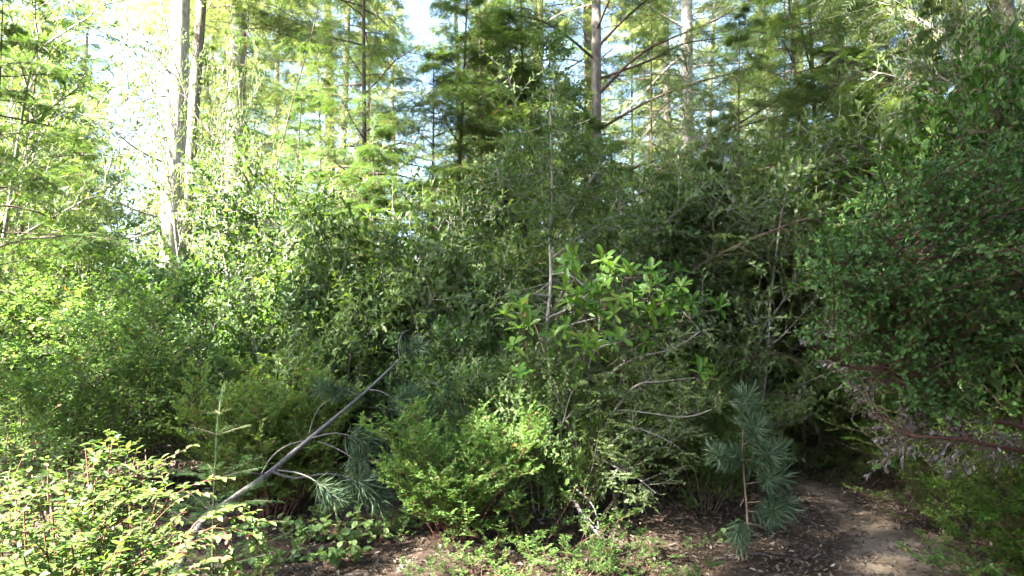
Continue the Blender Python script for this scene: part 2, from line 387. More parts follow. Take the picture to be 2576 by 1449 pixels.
# ------------------------------------------------------------------ plant prototypes
def vcol(n, rng, tail=.03):
    v = np.clip(rng.normal(.45, .22, n), 0, .92); v[rng.random(n) < tail] = 1.0
    return v
def shrub(seed, h, w, stems, lat, tw, nl, leaf, size, lm, sm, flat=True, r=.012, bend=.06, t0=.15, lang=.9, tail=.03, upl=.15, keep=.8):
    rng = np.random.default_rng(seed)
    ph = np.arange(stems)*2.399 + rng.random(stems); out_ = np.sqrt((np.arange(stems)+.5)/stems)
    st = np.c_[np.cos(ph)*out_*w*.12, np.sin(ph)*out_*w*.12, np.zeros(stems)-.03]
    D = np.c_[np.cos(ph)*out_*w*.5, np.sin(ph)*out_*w*.5, np.full(stems, h*.8)]
    L = np.linalg.norm(D, axis=1)*rng.uniform(.55, 1.2, stems)
    A = walk(st, D, L, 8, bend*.3, .07, rng)
    B = kids(A, lat, t0, 1, .95, h*.38, 6, bend, .09, rng, False, .45, upl)
    B = B[:, :1] + (B-B[:, :1])*rng.uniform(.45, 1.35, len(B))[:, None, None]
    bare = B[rng.random(len(B)) < .07]; B = B[rng.random(len(B)) < keep]
    C = kids(B, tw, .15, 1, .8, h*.17, 5, bend, .1, rng, flat, .4, .1)
    b = Buf(); b.tubes(A, r, r*.35, 5); b.tubes(B, r*.4, r*.15, 3); b.tubes(bare, r*.4, r*.15, 3); b.tubes(C, r*.18, r*.08, 3)
    f = Buf()
    for P, nn in ((C, nl), (B, nl), (A, nl)):
        p, D, Z = leaves_on(P, nn, .12 if P is C else .45, 1.02, lang, rng, flat)
        n = len(p); f.scatter(leaf, p, D, Z, size*rng.uniform(.6, 1.25, n), vcol(n, rng, tail))
    return [('stems', b.mesh('stems', M[sm])), ('foliage', f.mesh('foliage', M[lm]))]

def conifer(seed, H, r, z0, nb, Lb, sec, shoots, ssize, lm, bm, tplS, droop=-.05, top=.15, dead=0, ter=0, low=.4, gap=0., crown_pow=.8):
    """trunk, dead branches, crown of drooping flat sprays"""
    rng = np.random.default_rng(seed)
    T = walk(np.array([[0, 0, -.2]]), np.array([[0, 0, 1.]]), np.array([H]), 14, 0, .012, rng)
    tb = Buf(); tb.tubes(T, r, r*.12, 12, rng, .035)
    z = z0 + (H-z0)*((np.arange(nb)+rng.random(nb))/nb)
    u = (z-z0)/(H-z0)
    Lz = Lb*np.minimum(1, low+u*3)*(1-u)**crown_pow*rng.uniform(.4, 1.25, nb) + top
    ph = np.arange(nb)*2.399 + rng.normal(0, .5, nb)
    st, _ = points_on(T, np.clip((z/H)[None, :], 0, .999)); st = st[0]
    D = np.c_[np.cos(ph), np.sin(ph), .35-.35*(1-u)+rng.normal(0, .15, nb)]
    A = walk(st, D, Lz, 7, droop, .06, rng)
    B = kids(A, sec, .12, 1, .95, Lb*.36, 5, droop*.8, .08, rng, True, .55)
    # secondaries shorten with their branch
    k_ = np.repeat(np.clip(Lz/Lb, .12, 1), sec)[:, None, None]
    B = B[:, :1] + (B-B[:, :1])*k_
    tb.tubes(A, np.maximum(.010*Lz, .006), .003, 4); tb.tubes(B, .004, .002, 3)
    f = Buf(); src = [(B, shoots), (A, shoots)]
    if ter:
        Cc = kids(B, ter, .2, 1, .8, Lb*.14, 4, droop, .1, rng, True, .5)
        kk = np.repeat(k_[:, 0, 0]**.6, ter)[:, None, None]; Cc = Cc[:, :1] + (Cc-Cc[:, :1])*kk
        src.append((Cc, max(3, shoots//2)))
    for P, nn in src:
        p, D, Z = leaves_on(P, nn, .2, 1.0, .75, rng, True, .2)
        D = D + UP*-.15; n = len(p); kp = np.ones(n, bool)
        if gap: kp = rng.random(n) > gap
        p, D, Z = p[kp], D[kp], Z[kp]; n = len(p)
        f.scatter(tplS, p, D, Z, ssize*rng.uniform(.6, 1.25, n), vcol(n, rng, .02))
    res = [('trunk', tb.mesh('trunk', M[bm])), ('crown', f.mesh('crown', M[lm]))]
    if dead:
        zz = rng.uniform(.08, .45, dead)*H; st, _ = points_on(T, (zz/H)[None, :]); st = st[0]
        ph = rng.random(dead)*6.28; D = np.c_[np.cos(ph), np.sin(ph), rng.normal(.0, .25, dead)]
        A = walk(st, D, rng.uniform(.5, 2.2, dead), 6, rng.choice([-.05, .04]), .1, rng)
        db = Buf(); db.tubes(A, .018, .005, 4)
        B = kids(A, 4, .3, 1, .8, .7, 4, -.03, .12, rng, True); db.tubes(B, .006, .002, 3)
        res.append(('dead_branches', db.mesh('dead_branches', M['palewig'])))
    return res

P_huck = [shrub(s, 1.15, 1.15, 17, 13, 8, 14, LEAF_HUCK, .036, 'huckfront', 'redstem', r=.006, keep=.95, upl=.45, bend=.03, lang=.8, t0=.1) for s in (21, 22)]
P_sprig = [shrub(s, .55, 1.1, 6, 6, 5, 10, LEAF_HUCK, .028, 'huck', 'redstem', r=.004, lang=1.) for s in (23, 24)]
P_loose = shrub(25, 1.0, 1.1, 11, 11, 7, 12, LEAF_HUCK, .036, 'huckshade', 'redstem', r=.006, bend=.0)
P_huckbig = [shrub(s, 2.3, 2.2, 12, 14, 9, 10, LEAF_HUCK, .06, 'huck', 'twig', tail=.01) for s in (31, 32, 33)]
P_huckshade = [shrub(s, 2.0, 2.1, 12, 12, 8, 11, LEAF_HUCK, .046, 'huckshade', 'twig') for s in (41, 42)]
P_oak = [shrub(s, 2.6, 2.0, 7, 13, 8, 10, LEAF_OAKW, .108, 'oak', 'palewig', False, .018, .05, .2, 1.05) for s in (51, 52, 53)]
P_oaktree = [shrub(s, 6.5, 3.6, 3, 20, 11, 11, LEAF_OAK, .14, 'oaklit', 'palewig', False, .05, .02, .25, .75) for s in (61, 62)]
P_brush = [shrub(s, 2.0, 2.2, 14, 12, 8, 5, LEAF_HUCK, .035, 'brush', 'twig') for s in (71,)]
P_hemS = [conifer(s, 5.5, .045, .2, 62, 2.3, 15, 8, .12, 'hem', 'darkbark', SHOOT_LITE, -.06, .12, ter=3, crown_pow=.65) for s in (81, 82)]
P_hemM = [conifer(s, 12, .1, 1.0, 72, 3.4, 17, 8, .15, 'hem', 'darkbark', SHOOT_LITE, -.055, .15, ter=4, crown_pow=.55) for s in (91, 92, 93)]
P_tanoak = [shrub(s, 3.6, 2.2, 3, 24, 12, 11, LEAF_OAKW, .095, m, 'twig' if m == 'oakshade' else 'palewig', False, .03, .03, .1, .75) for s, m in ((64, 'oak'), (65, 'oaklit'), (66, 'oak'), (67, 'oakshade'))]
P_con = [conifer(s, 26, .26, 3.0, 120, 4.4, 16, 10, .4, 'con', 'bark', SHOOT_FAR, -.045, .3, 26, 0, .45, .25) for s in (101, 102, 103)]
P_high = conifer(121, 25, .24, 7.5, 90, 2.9, 16, 9, .3, 'con', 'bark', SHOOT_FAR, -.045, .3, 0, 0, .6, .1)
P_higher = conifer(122, 26, .24, 10.6, 90, 2.7, 16, 9, .3, 'con', 'bark', SHOOT_FAR, -.045, .3, 0, 0, .6, .0)
P_higherpale = conifer(123, 26, .25, 9.6, 90, 3.4, 16, 9, .4, 'con', 'palebark', SHOOT_FAR, -.045, .3, 8, 0, .6, .1)
P_conpale = [conifer(s, 26, .25, 5, 95, 4.0, 16, 9, .4, 'con', 'palebark', SHOOT_FAR, -.045, .3, 30, 0, .45, .3) for s in (111,)]

# ------------------------------------------------------------------ tall trees (trunk pixel at bottom/top, depth, scale)
def tall(proto, label, pb_, pt_, Y, diam, group=None, base=.26, name='conifer_tree', cat='tree', rz=0., zs=1.):
    a, b = at(*pb_, Y), at(*pt_, Y); d = b-a
    t = (0.0-a[2])/d[2]; x0 = a[0]+d[0]*t
    lean = math.atan2(d[0], d[2])
    s = diam/2/base
    put(proto, name, label, cat, (x0, Y, gz(x0, Y)), rz, (s if zs == 0 else max(s, .75), s if zs == 0 else max(s, .75), zs), group, (0, lean))
GT = 'tall conifers behind the thicket'
def big_left():
    r_ = np.random.default_rng(61); Y = 15.0
    P0 = at(418, 860, Y); P0[2] = gz(P0[0], Y)
    e = thing('conifer_tree', 'thick sunlit pale conifer trunk at left with bare branches reaching left', 'tree', tuple(P0), 0, 1, GT); b0 = np.array(P0)
    tr = resample(np.vstack([P0[None], line((425,700,Y),(432,500,Y),(446,280,Y),(455,0,Y),(470,-500,Y),(480,-1400,Y))]), 24)
    b_ = Buf(); b_.tubes(tr-b0, .26, .09, 14, r_, .035); part('trunk', b_.mesh('trunk', M['palebark']), e)
    for pts in ([(420,552,15),(360,535,14.6),(310,515,14.4),(272,488,14.2)], [(418,560,15),(370,588,14.5),(310,600,14.2),(255,598,14.)], [(420,612,15),(350,618,14.6),(262,612,14.4)], [(430,548,15),(470,552,14.7),(520,546,14.5)],
                [(432,415,15),(380,395,14.6),(330,365,14.2),(290,330,14)], [(440,340,15),(390,352,14.6),(345,372,14.3)], [(445,210,15),(400,150,14.6),(340,110,14.3)], [(436,430,15),(500,432,14.6),(560,440,14.4)], [(447,240,15),(390,245,14.6),(335,262,14.3)]):
        A = resample(line(*pts), 10)[None]-b0; b_ = Buf(); b_.tubes(A, .035, .012, 6, r_, .05)
        br = part('branch', b_.mesh('branch', M['palewig']), e)
        K = kids(A, 7, .3, 1, .7, .5, 4, -.03, .1, r_, True); b_ = Buf(); b_.tubes(K, .009, .004, 3); part('twig', b_.mesh('twig', M['palewig']), br)
    c_ = part('crown', P_conpale[0][1][1], e); c_.location = (.4, 0, 4.5)
big_left()
tall(P_higher, 'darker conifer trunk standing just right of the thick pale sunlit trunk', (466,640), (492,280), 16.5, .26, GT, rz=1.2)
tall(P_higherpale, 'stout whitish conifer trunk in glare, right of the pair of trunks at left', (603,380), (612,180), 18.5, .68, GT, rz=2.2)
tall(P_con[1], 'hazy conifer trunk right of the stout whitish trunk', (700,330), (720,120), 22, .34, GT, rz=3.3)
tall(P_con[2], 'grey conifer trunk seen through leaves left of the dark slender hemlock', (803,330), (795,150), 25, .38, GT, rz=4.4)
tall(P_con[1], 'straight grey conifer trunk left of the pale forked sapling near the top', (1322,420), (1308,60), 18, .25, GT, rz=5.1)
tall(P_con[2], 'slim grey conifer trunk close left of the thickest middle trunk', (1462,300), (1449,40), 20, .2, GT, rz=.9)
tall(P_con[0], 'thin brownish conifer trunk between the thick middle trunk and the white trunk', (1692,330), (1688,60), 24, .22, GT, rz=2.9)
tall(P_conpale[0], 'slender white trunked conifer lit from the left, right of the middle', (1730,520), (1718,60), 16, .2, GT, rz=3.9)
tall(P_con[1], 'conifer with dark grey trunk at the top right corner', (2555,260), (2540,20), 9, .17, GT, rz=1.9)
tall(P_con[2], 'conifer with reddish foliage behind the right hemlock', (2110,420), (2100,120), 20, .3, GT, rz=.2)

rng = np.random.default_rng(77)
# far trees, nothing tells them apart
GF = 'distant sunlit conifers'
n_far = 0
taken = []
for i in range(400):
    Y = rng.uniform(24, 58); x = rng.uniform(-.95, .95)*Y
    if any((x-a)**2 + (Y-b)**2 < 10 for a, b in taken): continue
    px = 1288 + x/Y*FPX
    if 230 < px < 440: continue
    taken.append((x, Y)); n_far += 1
    put((P_con+P_conpale)[n_far % 4], 'conifer_tree', 'distant conifer in the sunlit forest far behind the thicket', 'conifer', (x, Y, gz(x, Y)), rng.random()*6.28,
        rng.uniform(.7, 1.1), GF) if n_far <= 48 else None
# trees beyond the left edge whose crowns shade the middle of the clearing
GS, GR = 'tall trees left of the clearing', 'trees right of the clearing'
for (x, Y, s, rz) in [(-7.5, 2.1, .95, .3), (-9.9, .8, 1.05, 1.7), (-9.2, .1, 1., 2.6)]:
    put(P_high, 'conifer_tree', 'tall conifer with a high crown standing beyond the left edge of the clearing', 'conifer', (x, Y, gz(x, Y)), rz, s, GS)
for (x, Y, s, rz) in [(-7.6, -3.1, 1., 2.2), (-7.4, -4.6, 1., 3.6), (-7.8, -7.0, 1., 5.1), (-10.3, -3.2, 1.22, .4),  (-10.4, -8.2, 1.15, 2.7), (-7.4, 4.5, 1.1, 1.9), (-7.6, 6.6, 1.12, 3.2)]:
    put(P_higher, 'conifer_tree', 'tall conifer with a high crown standing beyond the left edge of the clearing', 'conifer', (x, Y, gz(x, Y)), rz, s, GS)
for (x, Y, s, rz) in [(6.4, 4.6, .95, .4), (4.9, 1.6, 1., 1.5), (8.2, 7.4, 1., 2.6), (2.6, -2.6, 1.05, 3.9), (8.6, 2.2, 1.1, 5.), (7.4, -2.5, 1.1, .9), (5.2, 3.2, .9, 2.2), (3.4, -.2, 1.1, 4.8), (7.0, 6.0, 1.05, 1.3), (5.4, -4.2, 1.1, 3.1)]:
    put(P_high, 'conifer_tree', 'tall conifer with a high crown standing beyond the right edge of the clearing', 'conifer', (x, Y, gz(x, Y)), rz, s, GR)
for (x, Y, s, rz) in [(5.6, 1.2, .8, .3), (7.2, 3.6, .9, 1.7), (4.4, -2.2, .9, 2.9), (8.2, 6.6, .95, 4.2), (2.2, -5.5, .9, 1.), (5.2, 3.4, .5, 2.), (6.6, -1.2, 1.1, 3.), (5.6, -6.2, 1.1, 4.), (9.5, -3.5, 1.1, .6), (8.4, 1.4, 1.1, 5.)]:  # hemlocks added out of view to block skylight and darken the right
    put(P_hemM[int(rz*7) % 3], 'hemlock_tree', 'unseen bushy hemlock added at the right to cut skylight', 'tree', (x, Y, gz(x, Y)), rz, s, GR)

# ------------------------------------------------------------------ understory thicket
def real_height(me):
    v = np.empty(len(me.vertices)*3, np.float32); me.vertices.foreach_get('co', v)
    return float(np.percentile(v[2::3], 98.5))
HT = {}
def bush(proto, name, label, px, Y, h_top_px, rz, group, cat='shrub', wide=1., h0=2.3):
    """stands on the ground at pixel column px, depth Y; its top reaches pixel row h_top_px"""
    x = (px-1288)/FPX*Y; z = gz(x, Y); h = max(.2, at(px, h_top_px, Y)[2]-z)
    me = proto[1][1]
    if me.name not in HT: HT[me.name] = real_height(me)
    s = h/HT[me.name]
    return put(proto, name, label, cat, (x, Y, z), rz, (s*wide, s*wide, s), group)
GH, GO, GE = 'huckleberry bushes of the thicket', 'grey green oak shrubs of the thicket', 'young hemlocks of the thicket'
# front row
bush(P_huck[0], 'huckleberry_bush', 'bright green huckleberry bush in the middle of the front edge, standing on the leaf litter', 1150, 5.5, 1035, 0.4, GH, wide=1.0)
bush(P_sprig[1], 'huckleberry_bush', 'small huckleberry bush at the right foot of the bright middle bush', 1345, 5.15, 1235, 2.0, GH, wide=1.1, h0=1.2)
bush(P_sprig[0], 'huckleberry_bush', 'low sprawling huckleberry sprig on the litter left of the broken branch', 1220, 4.75, 1355, 1.1, GH, wide=1.6, h0=1.2)
bush(P_sprig[1], 'huckleberry_bush', 'low huckleberry sprig at the foot of the broken dead branch', 1590, 5.2, 1320, 4.0, GH, wide=1.5, h0=1.2)
bush(P_sprig[0], 'huckleberry_bush', 'tiny bright huckleberry sprig at the bottom edge left of the pine seedling', 1650, 4.8, 1390, 5.0, GH, wide=1.7, h0=1.2)
bush(P_huck[1], 'huckleberry_bush', 'pointed bright huckleberry bush just behind the leaning pine stem', 690, 6.3, 925, 0.9, GH, wide=.95, h0=1.2)
bush(P_loose, 'huckleberry_bush', 'green huckleberry bush on the right edge beside the sandy path', 2640, 4.5, 1190, 3.1, GH, wide=1.0, h0=1.2)
bush(P_huckshade[0], 'huckleberry_bush', 'dark huckleberry bush at the right edge behind the path side bush', 2560, 5.6, 1050, 1.4, GH, wide=1.0, h0=2.0)
bush(P_huckshade[0], 'huckleberry_bush', 'dark green bush overhanging the deep shade left of the pine seedling', 1640, 6.9, 880, 2.2, GH, wide=.95, h0=2.0)
bush(P_huckshade[1], 'huckleberry_bush', 'dark green bush at the left mouth of the path tunnel', 1810, 7.4, 950, 0.2, GH, wide=.7, h0=2.0)
bush(P_huckshade[0], 'huckleberry_bush', 'dark bush behind the rhododendron and the pale forked sapling', 1460, 7.6, 720, 3.6, GH, wide=.9, h0=2.0)
bush(P_huckshade[1], 'huckleberry_bush', 'dark leaved bush between the bright middle bush and the broken branch', 1440, 5.9, 1010, 2.9, GH, wide=.8)
bush(P_oak[2], 'oak_shrub', 'small grey green oak shrub hiding the foot of the pale forked sapling', 1360, 6.3, 850, 2.2, GO, wide=.8)
bush(P_oak[0], 'oak_shrub', 'low rounded grey green oak shrub between the leaning pine and the rhododendron', 1250, 6.5, 880, 1.0, GO, wide=1.0, h0=2.6)
bush(P_oak[1], 'oak_shrub', 'pale grey green oak shrub left of the leaning pine tip', 790, 7.4, 690, 2.5, GO, wide=.9, h0=2.6)
bush(P_oak[2], 'oak_shrub', 'taller grey green oak shrub above the leaning pine tip', 1020, 8.2, 560, 0.3, GO, wide=.85, h0=2.6)
bush(P_oak[0], 'oak_shrub', 'grey green oak shrub behind the low rounded oak shrub', 1130, 7.4, 780, 4.0, GO, wide=.9, h0=2.6)
bush(P_oak[1], 'oak_shrub', 'oak shrub half lit left of the pale grey green one', 640, 8.2, 640, 5.0, GO, wide=.9, h0=2.6)
bush(P_huckbig[0], 'huckleberry_bush', 'sunlit huckleberry bush behind the left foreground bush', 170, 6.2, 760, .5, GH)
bush(P_huckbig[1], 'huckleberry_bush', 'sunlit huckleberry bush in front of the thick pale trunk', 400, 7.2, 720, 1.9, GH)
bush(P_huckbig[2], 'huckleberry_bush', 'sunlit huckleberry bush at the left edge, third row from the front', -20, 8.0, 620, 3.3, GH)
bush(P_huckbig[0], 'huckleberry_bush', 'half shaded huckleberry bush right of the fir seedling', 610, 6.9, 880, 4.5, GH, wide=.8)
bush(P_huckbig[1], 'huckleberry_bush', 'glaring bright bush at the far left under the leafy trees', 230, 9.2, 590, 5.6, GH)
bush(P_oaktree[0], 'oak_tree', 'leafy bright broadleaf tree at the left edge, nearest of the left trees', -60, 11, 60, .2, 'leafy trees at left', 'tree', 1., 6.5)
bush(P_oaktree[1], 'oak_tree', 'leafy bright broadleaf tree at upper left with drooping boughs', 60, 17, 60, 1.2, 'leafy trees at left', 'tree', .6, 6.5)
bush(P_oaktree[0], 'oak_tree', 'bright broadleaf sapling right of the darker trunk at left', 660, 11.5, 520, 2.2, 'leafy trees at left', 'tree', 1., 6.5)
bush(P_oaktree[1], 'oak_tree', 'shaded broadleaf tree right of the white trunk', 1900, 12, 480, 3.2, 'leafy trees at right', 'tree', .9, 6.5)
bush(P_oaktree[0], 'oak_tree', 'dark leafed tree at the top right above the manzanita', 2680, 7.0, -60, 4.2, 'leafy trees at right', 'tree', .65, 6.5)
bush(P_hemS[0], 'hemlock_sapling', 'young hemlock with feathery sprays left of the pale forked sapling', 1080, 10.5, 120, .7, GE, 'tree', .95, 5.5)
bush(P_hemS[1], 'hemlock_sapling', 'young hemlock behind the pale forked sapling', 1270, 11.5, 60, 2.6, GE, 'tree', 1., 5.5)
bush(P_hemS[0], 'hemlock_sapling', 'dark low hemlock behind the grey green oak shrubs', 960, 9.6, 480, 4.1, GE, 'tree', 1.1, 5.5)
bush(P_hemS[1], 'hemlock_sapling', 'dark hemlock over the path tunnel right of the white trunk', 2010, 9.2, 560, 5.2, GE, 'tree', 1., 5.5)
bush(P_hemM[0], 'hemlock_tree', 'dark slender hemlock with bare trunk left of the middle', 922, 10.5, -420, 1.0, 'taller hemlocks', 'tree', .75, 13)
bush(P_hemM[1], 'hemlock_tree', 'dark bushy hemlock at right above the manzanita', 2270, 8.8, -500, 2.0, 'taller hemlocks', 'tree', .85, 13)
bush(P_hemM[0], 'hemlock_tree', 'hemlock behind the left leafy trees, high against the glare', 60, 23, -300, 3.0, 'taller hemlocks', 'tree', 1., 13)
bush(P_brush[0], 'dead_brush', 'brown dead brush closing the end of the path tunnel', 2120, 10.2, 960, .5, 'dead brown brush', 'brush', .9, 2.0)
bush(P_brush[0], 'dead_brush', 'brown dead brush under the manzanita right of the path', 2330, 8.0, 1010, 2.5, 'dead brown brush', 'brush', .9, 2.0)
bush(P_brush[0], 'dead_brush', 'brown dead brush at the right edge behind the manzanita stems', 2520, 7.0, 960, 4.4, 'dead brown brush', 'brush', .9, 2.0)
bush(P_oaktree[0], 'oak_tree', 'slim bright broadleaf tree in front of the darker trunk at left', 525, 13.6, 30, 4.6, 'leafy trees at left', 'tree', .42)
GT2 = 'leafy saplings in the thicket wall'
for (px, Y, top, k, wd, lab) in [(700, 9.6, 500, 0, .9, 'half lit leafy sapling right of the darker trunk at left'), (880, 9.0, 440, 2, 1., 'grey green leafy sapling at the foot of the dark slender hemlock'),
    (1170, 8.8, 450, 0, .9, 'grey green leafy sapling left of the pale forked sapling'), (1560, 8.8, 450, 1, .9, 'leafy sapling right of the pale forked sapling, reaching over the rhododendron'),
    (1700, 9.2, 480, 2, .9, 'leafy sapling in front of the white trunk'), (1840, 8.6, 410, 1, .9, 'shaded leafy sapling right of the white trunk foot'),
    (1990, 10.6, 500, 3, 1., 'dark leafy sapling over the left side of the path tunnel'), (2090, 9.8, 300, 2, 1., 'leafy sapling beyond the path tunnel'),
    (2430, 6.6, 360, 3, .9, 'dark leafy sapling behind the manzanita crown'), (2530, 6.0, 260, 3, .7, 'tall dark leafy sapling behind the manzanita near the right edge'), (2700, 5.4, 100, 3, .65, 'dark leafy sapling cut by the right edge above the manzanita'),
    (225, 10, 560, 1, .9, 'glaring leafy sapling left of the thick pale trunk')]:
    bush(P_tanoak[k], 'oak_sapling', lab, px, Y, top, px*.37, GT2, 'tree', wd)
for (px, Y, top, k, wd, lab) in [(810, 13.5, 130, 0, .7, 'layered hemlock between the stout whitish trunk and the dark slender hemlock'), (1130, 11.5, -60, 1, .9, 'full hemlock with layered sprays left of the pale forked sapling, tallest there'),
    (1340, 18.0, -200, 2, .9, 'hemlock with layered sprays behind the top of the pale forked sapling'), (1600, 21.0, 0, 0, .8, 'hemlock far back between the thickest middle trunk and the white trunk'), (1960, 14.5, -100, 1, .7, 'hemlock with long sprays right of the white trunk'),
    (2080, 12.0, -200, 2, 1., 'hemlock beyond the path tunnel, its top out of the picture'), (2420, 9.2, -500, 0, .9, 'dark hemlock in the upper right corner'), (20, 13.5, 0, 1, 1., 'glaring hemlock at the left edge behind the nearest leafy tree'), (1215, 14.0, -150, 2, .6, 'shady hemlock deep behind the pale forked sapling, left of its top'), (1860, 10.2, 40, 2, .7, 'shady hemlock right of the white trunk, nearer than the others'), (720, 11.5, 230, 0, .75, 'half lit hemlock left of the dark slender hemlock trunk'), (1630, 14.8, -150, 1, .5, 'hemlock with drooping sprays veiling the white trunk'), (1330, 12.0, -250, 0, .5, 'narrow hemlock just left of the thickest middle trunk'), (2060, 10.9, -250, 1, .8, 'tall shady hemlock filling the gap right of the white trunk'), (578, 16.8, -60, 0, .55, 'bright hemlock veiling the stout whitish trunk'), (2350, 6.4, 40, 1, .55, 'dark hemlock boughs just behind the top of the manzanita'), (470, 20, 120, 2, .9, 'pale hazy hemlock behind the two trunks at left')]:
    bush(P_hemM[k], 'hemlock_tree', lab, px, Y, top, px*.53, 'taller hemlocks', 'tree', wd)
for (px, Y, top, k, lab) in [(1690, 8.3, 430, 0, 'young hemlock just left of the leaning slender hemlock'), (1790, 8.7, 400, 1, 'shady young hemlock above the left side of the path tunnel mouth'), (2330, 8.8, 250, 0, 'shady young hemlock behind the manzanita, right of the path tunnel'), (1480, 9.4, 300, 1, 'young hemlock at the foot of the thickest middle trunk')]:
    bush(P_hemS[k], 'hemlock_sapling', lab, px, Y, top, px*.7, GE, 'tree', 1.)
for k, (px, Y, top, lab) in enumerate([(1080, 4.75, 1375, 'low green sprig at the bottom edge left of the sprawling one'), (1440, 4.75, 1350, 'low green sprig at the bottom edge in front of the small bush'), (1360, 4.45, 1400, 'sprig cut by the bottom edge below the small bush'),
    (1500, 4.9, 1365, 'low sprig in front of the broken branch foot'), (640, 4.6, 1330, 'shaded sprig between the fir seedling and the ground plants'), (1000, 5.6, 1290, 'shaded sprig left of the bright middle bush'),
    (2440, 4.7, 1330, 'low sprig at the right side of the path'), (2350, 6.2, 1190, 'dark sprig on the bank right of the path'), (1720, 6.2, 1230, 'dark sprig in the deep shade left of the pine seedling'), (2560, 4.0, 1340, 'sprig in the bottom right corner')]):
    bush(P_sprig[k % 2], 'huckleberry_bush', lab, px, Y, top, k*1.3, GH)
bush(P_huckshade[1], 'huckleberry_bush', 'dark bush in the deep shade behind the pine seedling', 1760, 6.4, 1000, 5.1, GH)
bush(P_huckshade[0], 'huckleberry_bush', 'dark bush closing the back of the path tunnel', 2180, 9.4, 900, 1.1, GH)
bush(P_huckshade[1], 'huckleberry_bush', 'dark bush on the bank below the manzanita', 2420, 5.9, 1010, 3.1, GH)
# fill rows behind: shared labels by kind
fill = []
for i in range(900):
    Y = rng.uniform(8.6, 23); x = rng.uniform(-.86, .86)*Y
    if any((x-a)**2 + (Y-b)**2 < (.95+.05*Y)**2 for a, b in fill): continue
    if path_dist(np.array([x]), np.array([Y]))[0] < 1.1 and Y < 11: continue
    if 190 < 1288+x/Y*FPX < 720 and Y < 19: continue
    if 1410 < 1288+x/Y*FPX < 1800 and Y < 13: continue
    fill.append((x, Y))
for i, (x, Y) in enumerate(fill[:110]):
    s = rng.uniform(.85, 1.25)*(1+.02*(Y-9)); rz = rng.random()*6.28; k = rng.random(); loc = (x, Y, gz(x, Y))
    px = 1288 + x/Y*FPX
    if k < .34: put(P_huckbig[i % 3], 'huckleberry_bush', 'huckleberry bush deep in the thicket behind the front rows', 'shrub', loc, rz, s*.95, 'bushes deep in the thicket')
    elif k < .48: put(P_oak[i % 3], 'oak_shrub', 'oak shrub deep in the thicket behind the front rows', 'shrub', loc, rz, s*.85, 'oak shrubs deep in the thicket')
    elif k < .86: put(P_hemS[i % 2], 'hemlock_sapling', 'young hemlock deep in the thicket behind the front rows', 'tree', loc, rz, s*.9, 'hemlocks deep in the thicket')
    else: put(P_oaktree[i % 2], 'oak_tree', 'broadleaf tree deep in the thicket behind the front rows', 'tree', loc, rz, s*.75, 'broadleaf trees deep in the thicket')

# ------------------------------------------------------------------ hero plants
def hero(name, label, cat, base, group=None):
    e = thing(name, label, cat, tuple(base), 0, 1, group); return e, np.asarray(base, float)
def reach(rng, skel, targets, m=6, sag=.0, wob=.02):
    """curved twigs from the nearest lower skeleton point to each target"""
    out_ = []
    for t in targets:
        d = np.linalg.norm(skel-t, axis=1) + .8*np.maximum(0, skel[:, 2]-t[2])
        s = skel[np.argsort(d)[:4][rng.integers(0, 4)]]
        mid = (s+t)/2 + np.array([0, 0, sag])*np.linalg.norm(t-s) + rng.normal(0, wob, 3)
        out_.append(resample([s, mid, t], m))
    return np.array(out_)

# leaning young pine
rng = np.random.default_rng(301)
stem = resample(line((505,1312,4.55),(600,1245,4.85),(680,1188,5.15),(775,1107,5.6),(920,985,6.15),(1022,888,6.6)), 24)
root = np.array([stem[0][0]-.12, 4.4, 0]); root[2] = gz(root[0], root[1])
stem = np.vstack([root + [0, 0, .02], stem])
e, b0 = hero('leaning_pine', 'young pine leaning right over the thicket with bare grey stem and needle tufts', 'tree', root)
tb = Buf(); tb.tubes(resample(stem, 30)-b0, .028, .009, 8, rng, .05); part('trunk', tb.mesh('trunk', M['greytwig']), e)
def pine_branch(e, b0, P, r, tufts, size, mat='greytwig', side=0):
    P = resample(P, 12)-b0
    tb = Buf(); tb.tubes(P, r, r*.45, 6, rng, .04); br = part('branch', tb.mesh('branch', M[mat]), e)
    ends = [(P[-1], P[-1]-P[-3])]
    if side:
        K = kids(P[None], side, .45, .95, .7, .22, 5, .05, .1, rng, True); sb = Buf(); sb.tubes(K, r*.4, r*.2, 4)
        part('side_twig', sb.mesh('side_twig', M[mat]), br); ends += [(k[-1], k[-1]-k[-3]) for k in K]
    ends = ends[:tufts]
    if tufts: ends += [(P[-3], P[-3]-P[-5])]
    for (p_, d_) in ends:
        tf = Buf(); tf.scatter(TUFT, p_[None], d_[None], rng.normal(0, 1, (1, 3)), size*rng.uniform(.85, 1.15), rng.uniform(.2, .8))
        tf.scatter(TUFT, p_[None]-unit(d_)[None]*size*.4, d_[None], rng.normal(0, 1, (1, 3)), size*rng.uniform(.8, 1.), rng.uniform(.2, .8))
        part('needle_tuft', tf.mesh('needle_tuft', M['pine']), br)
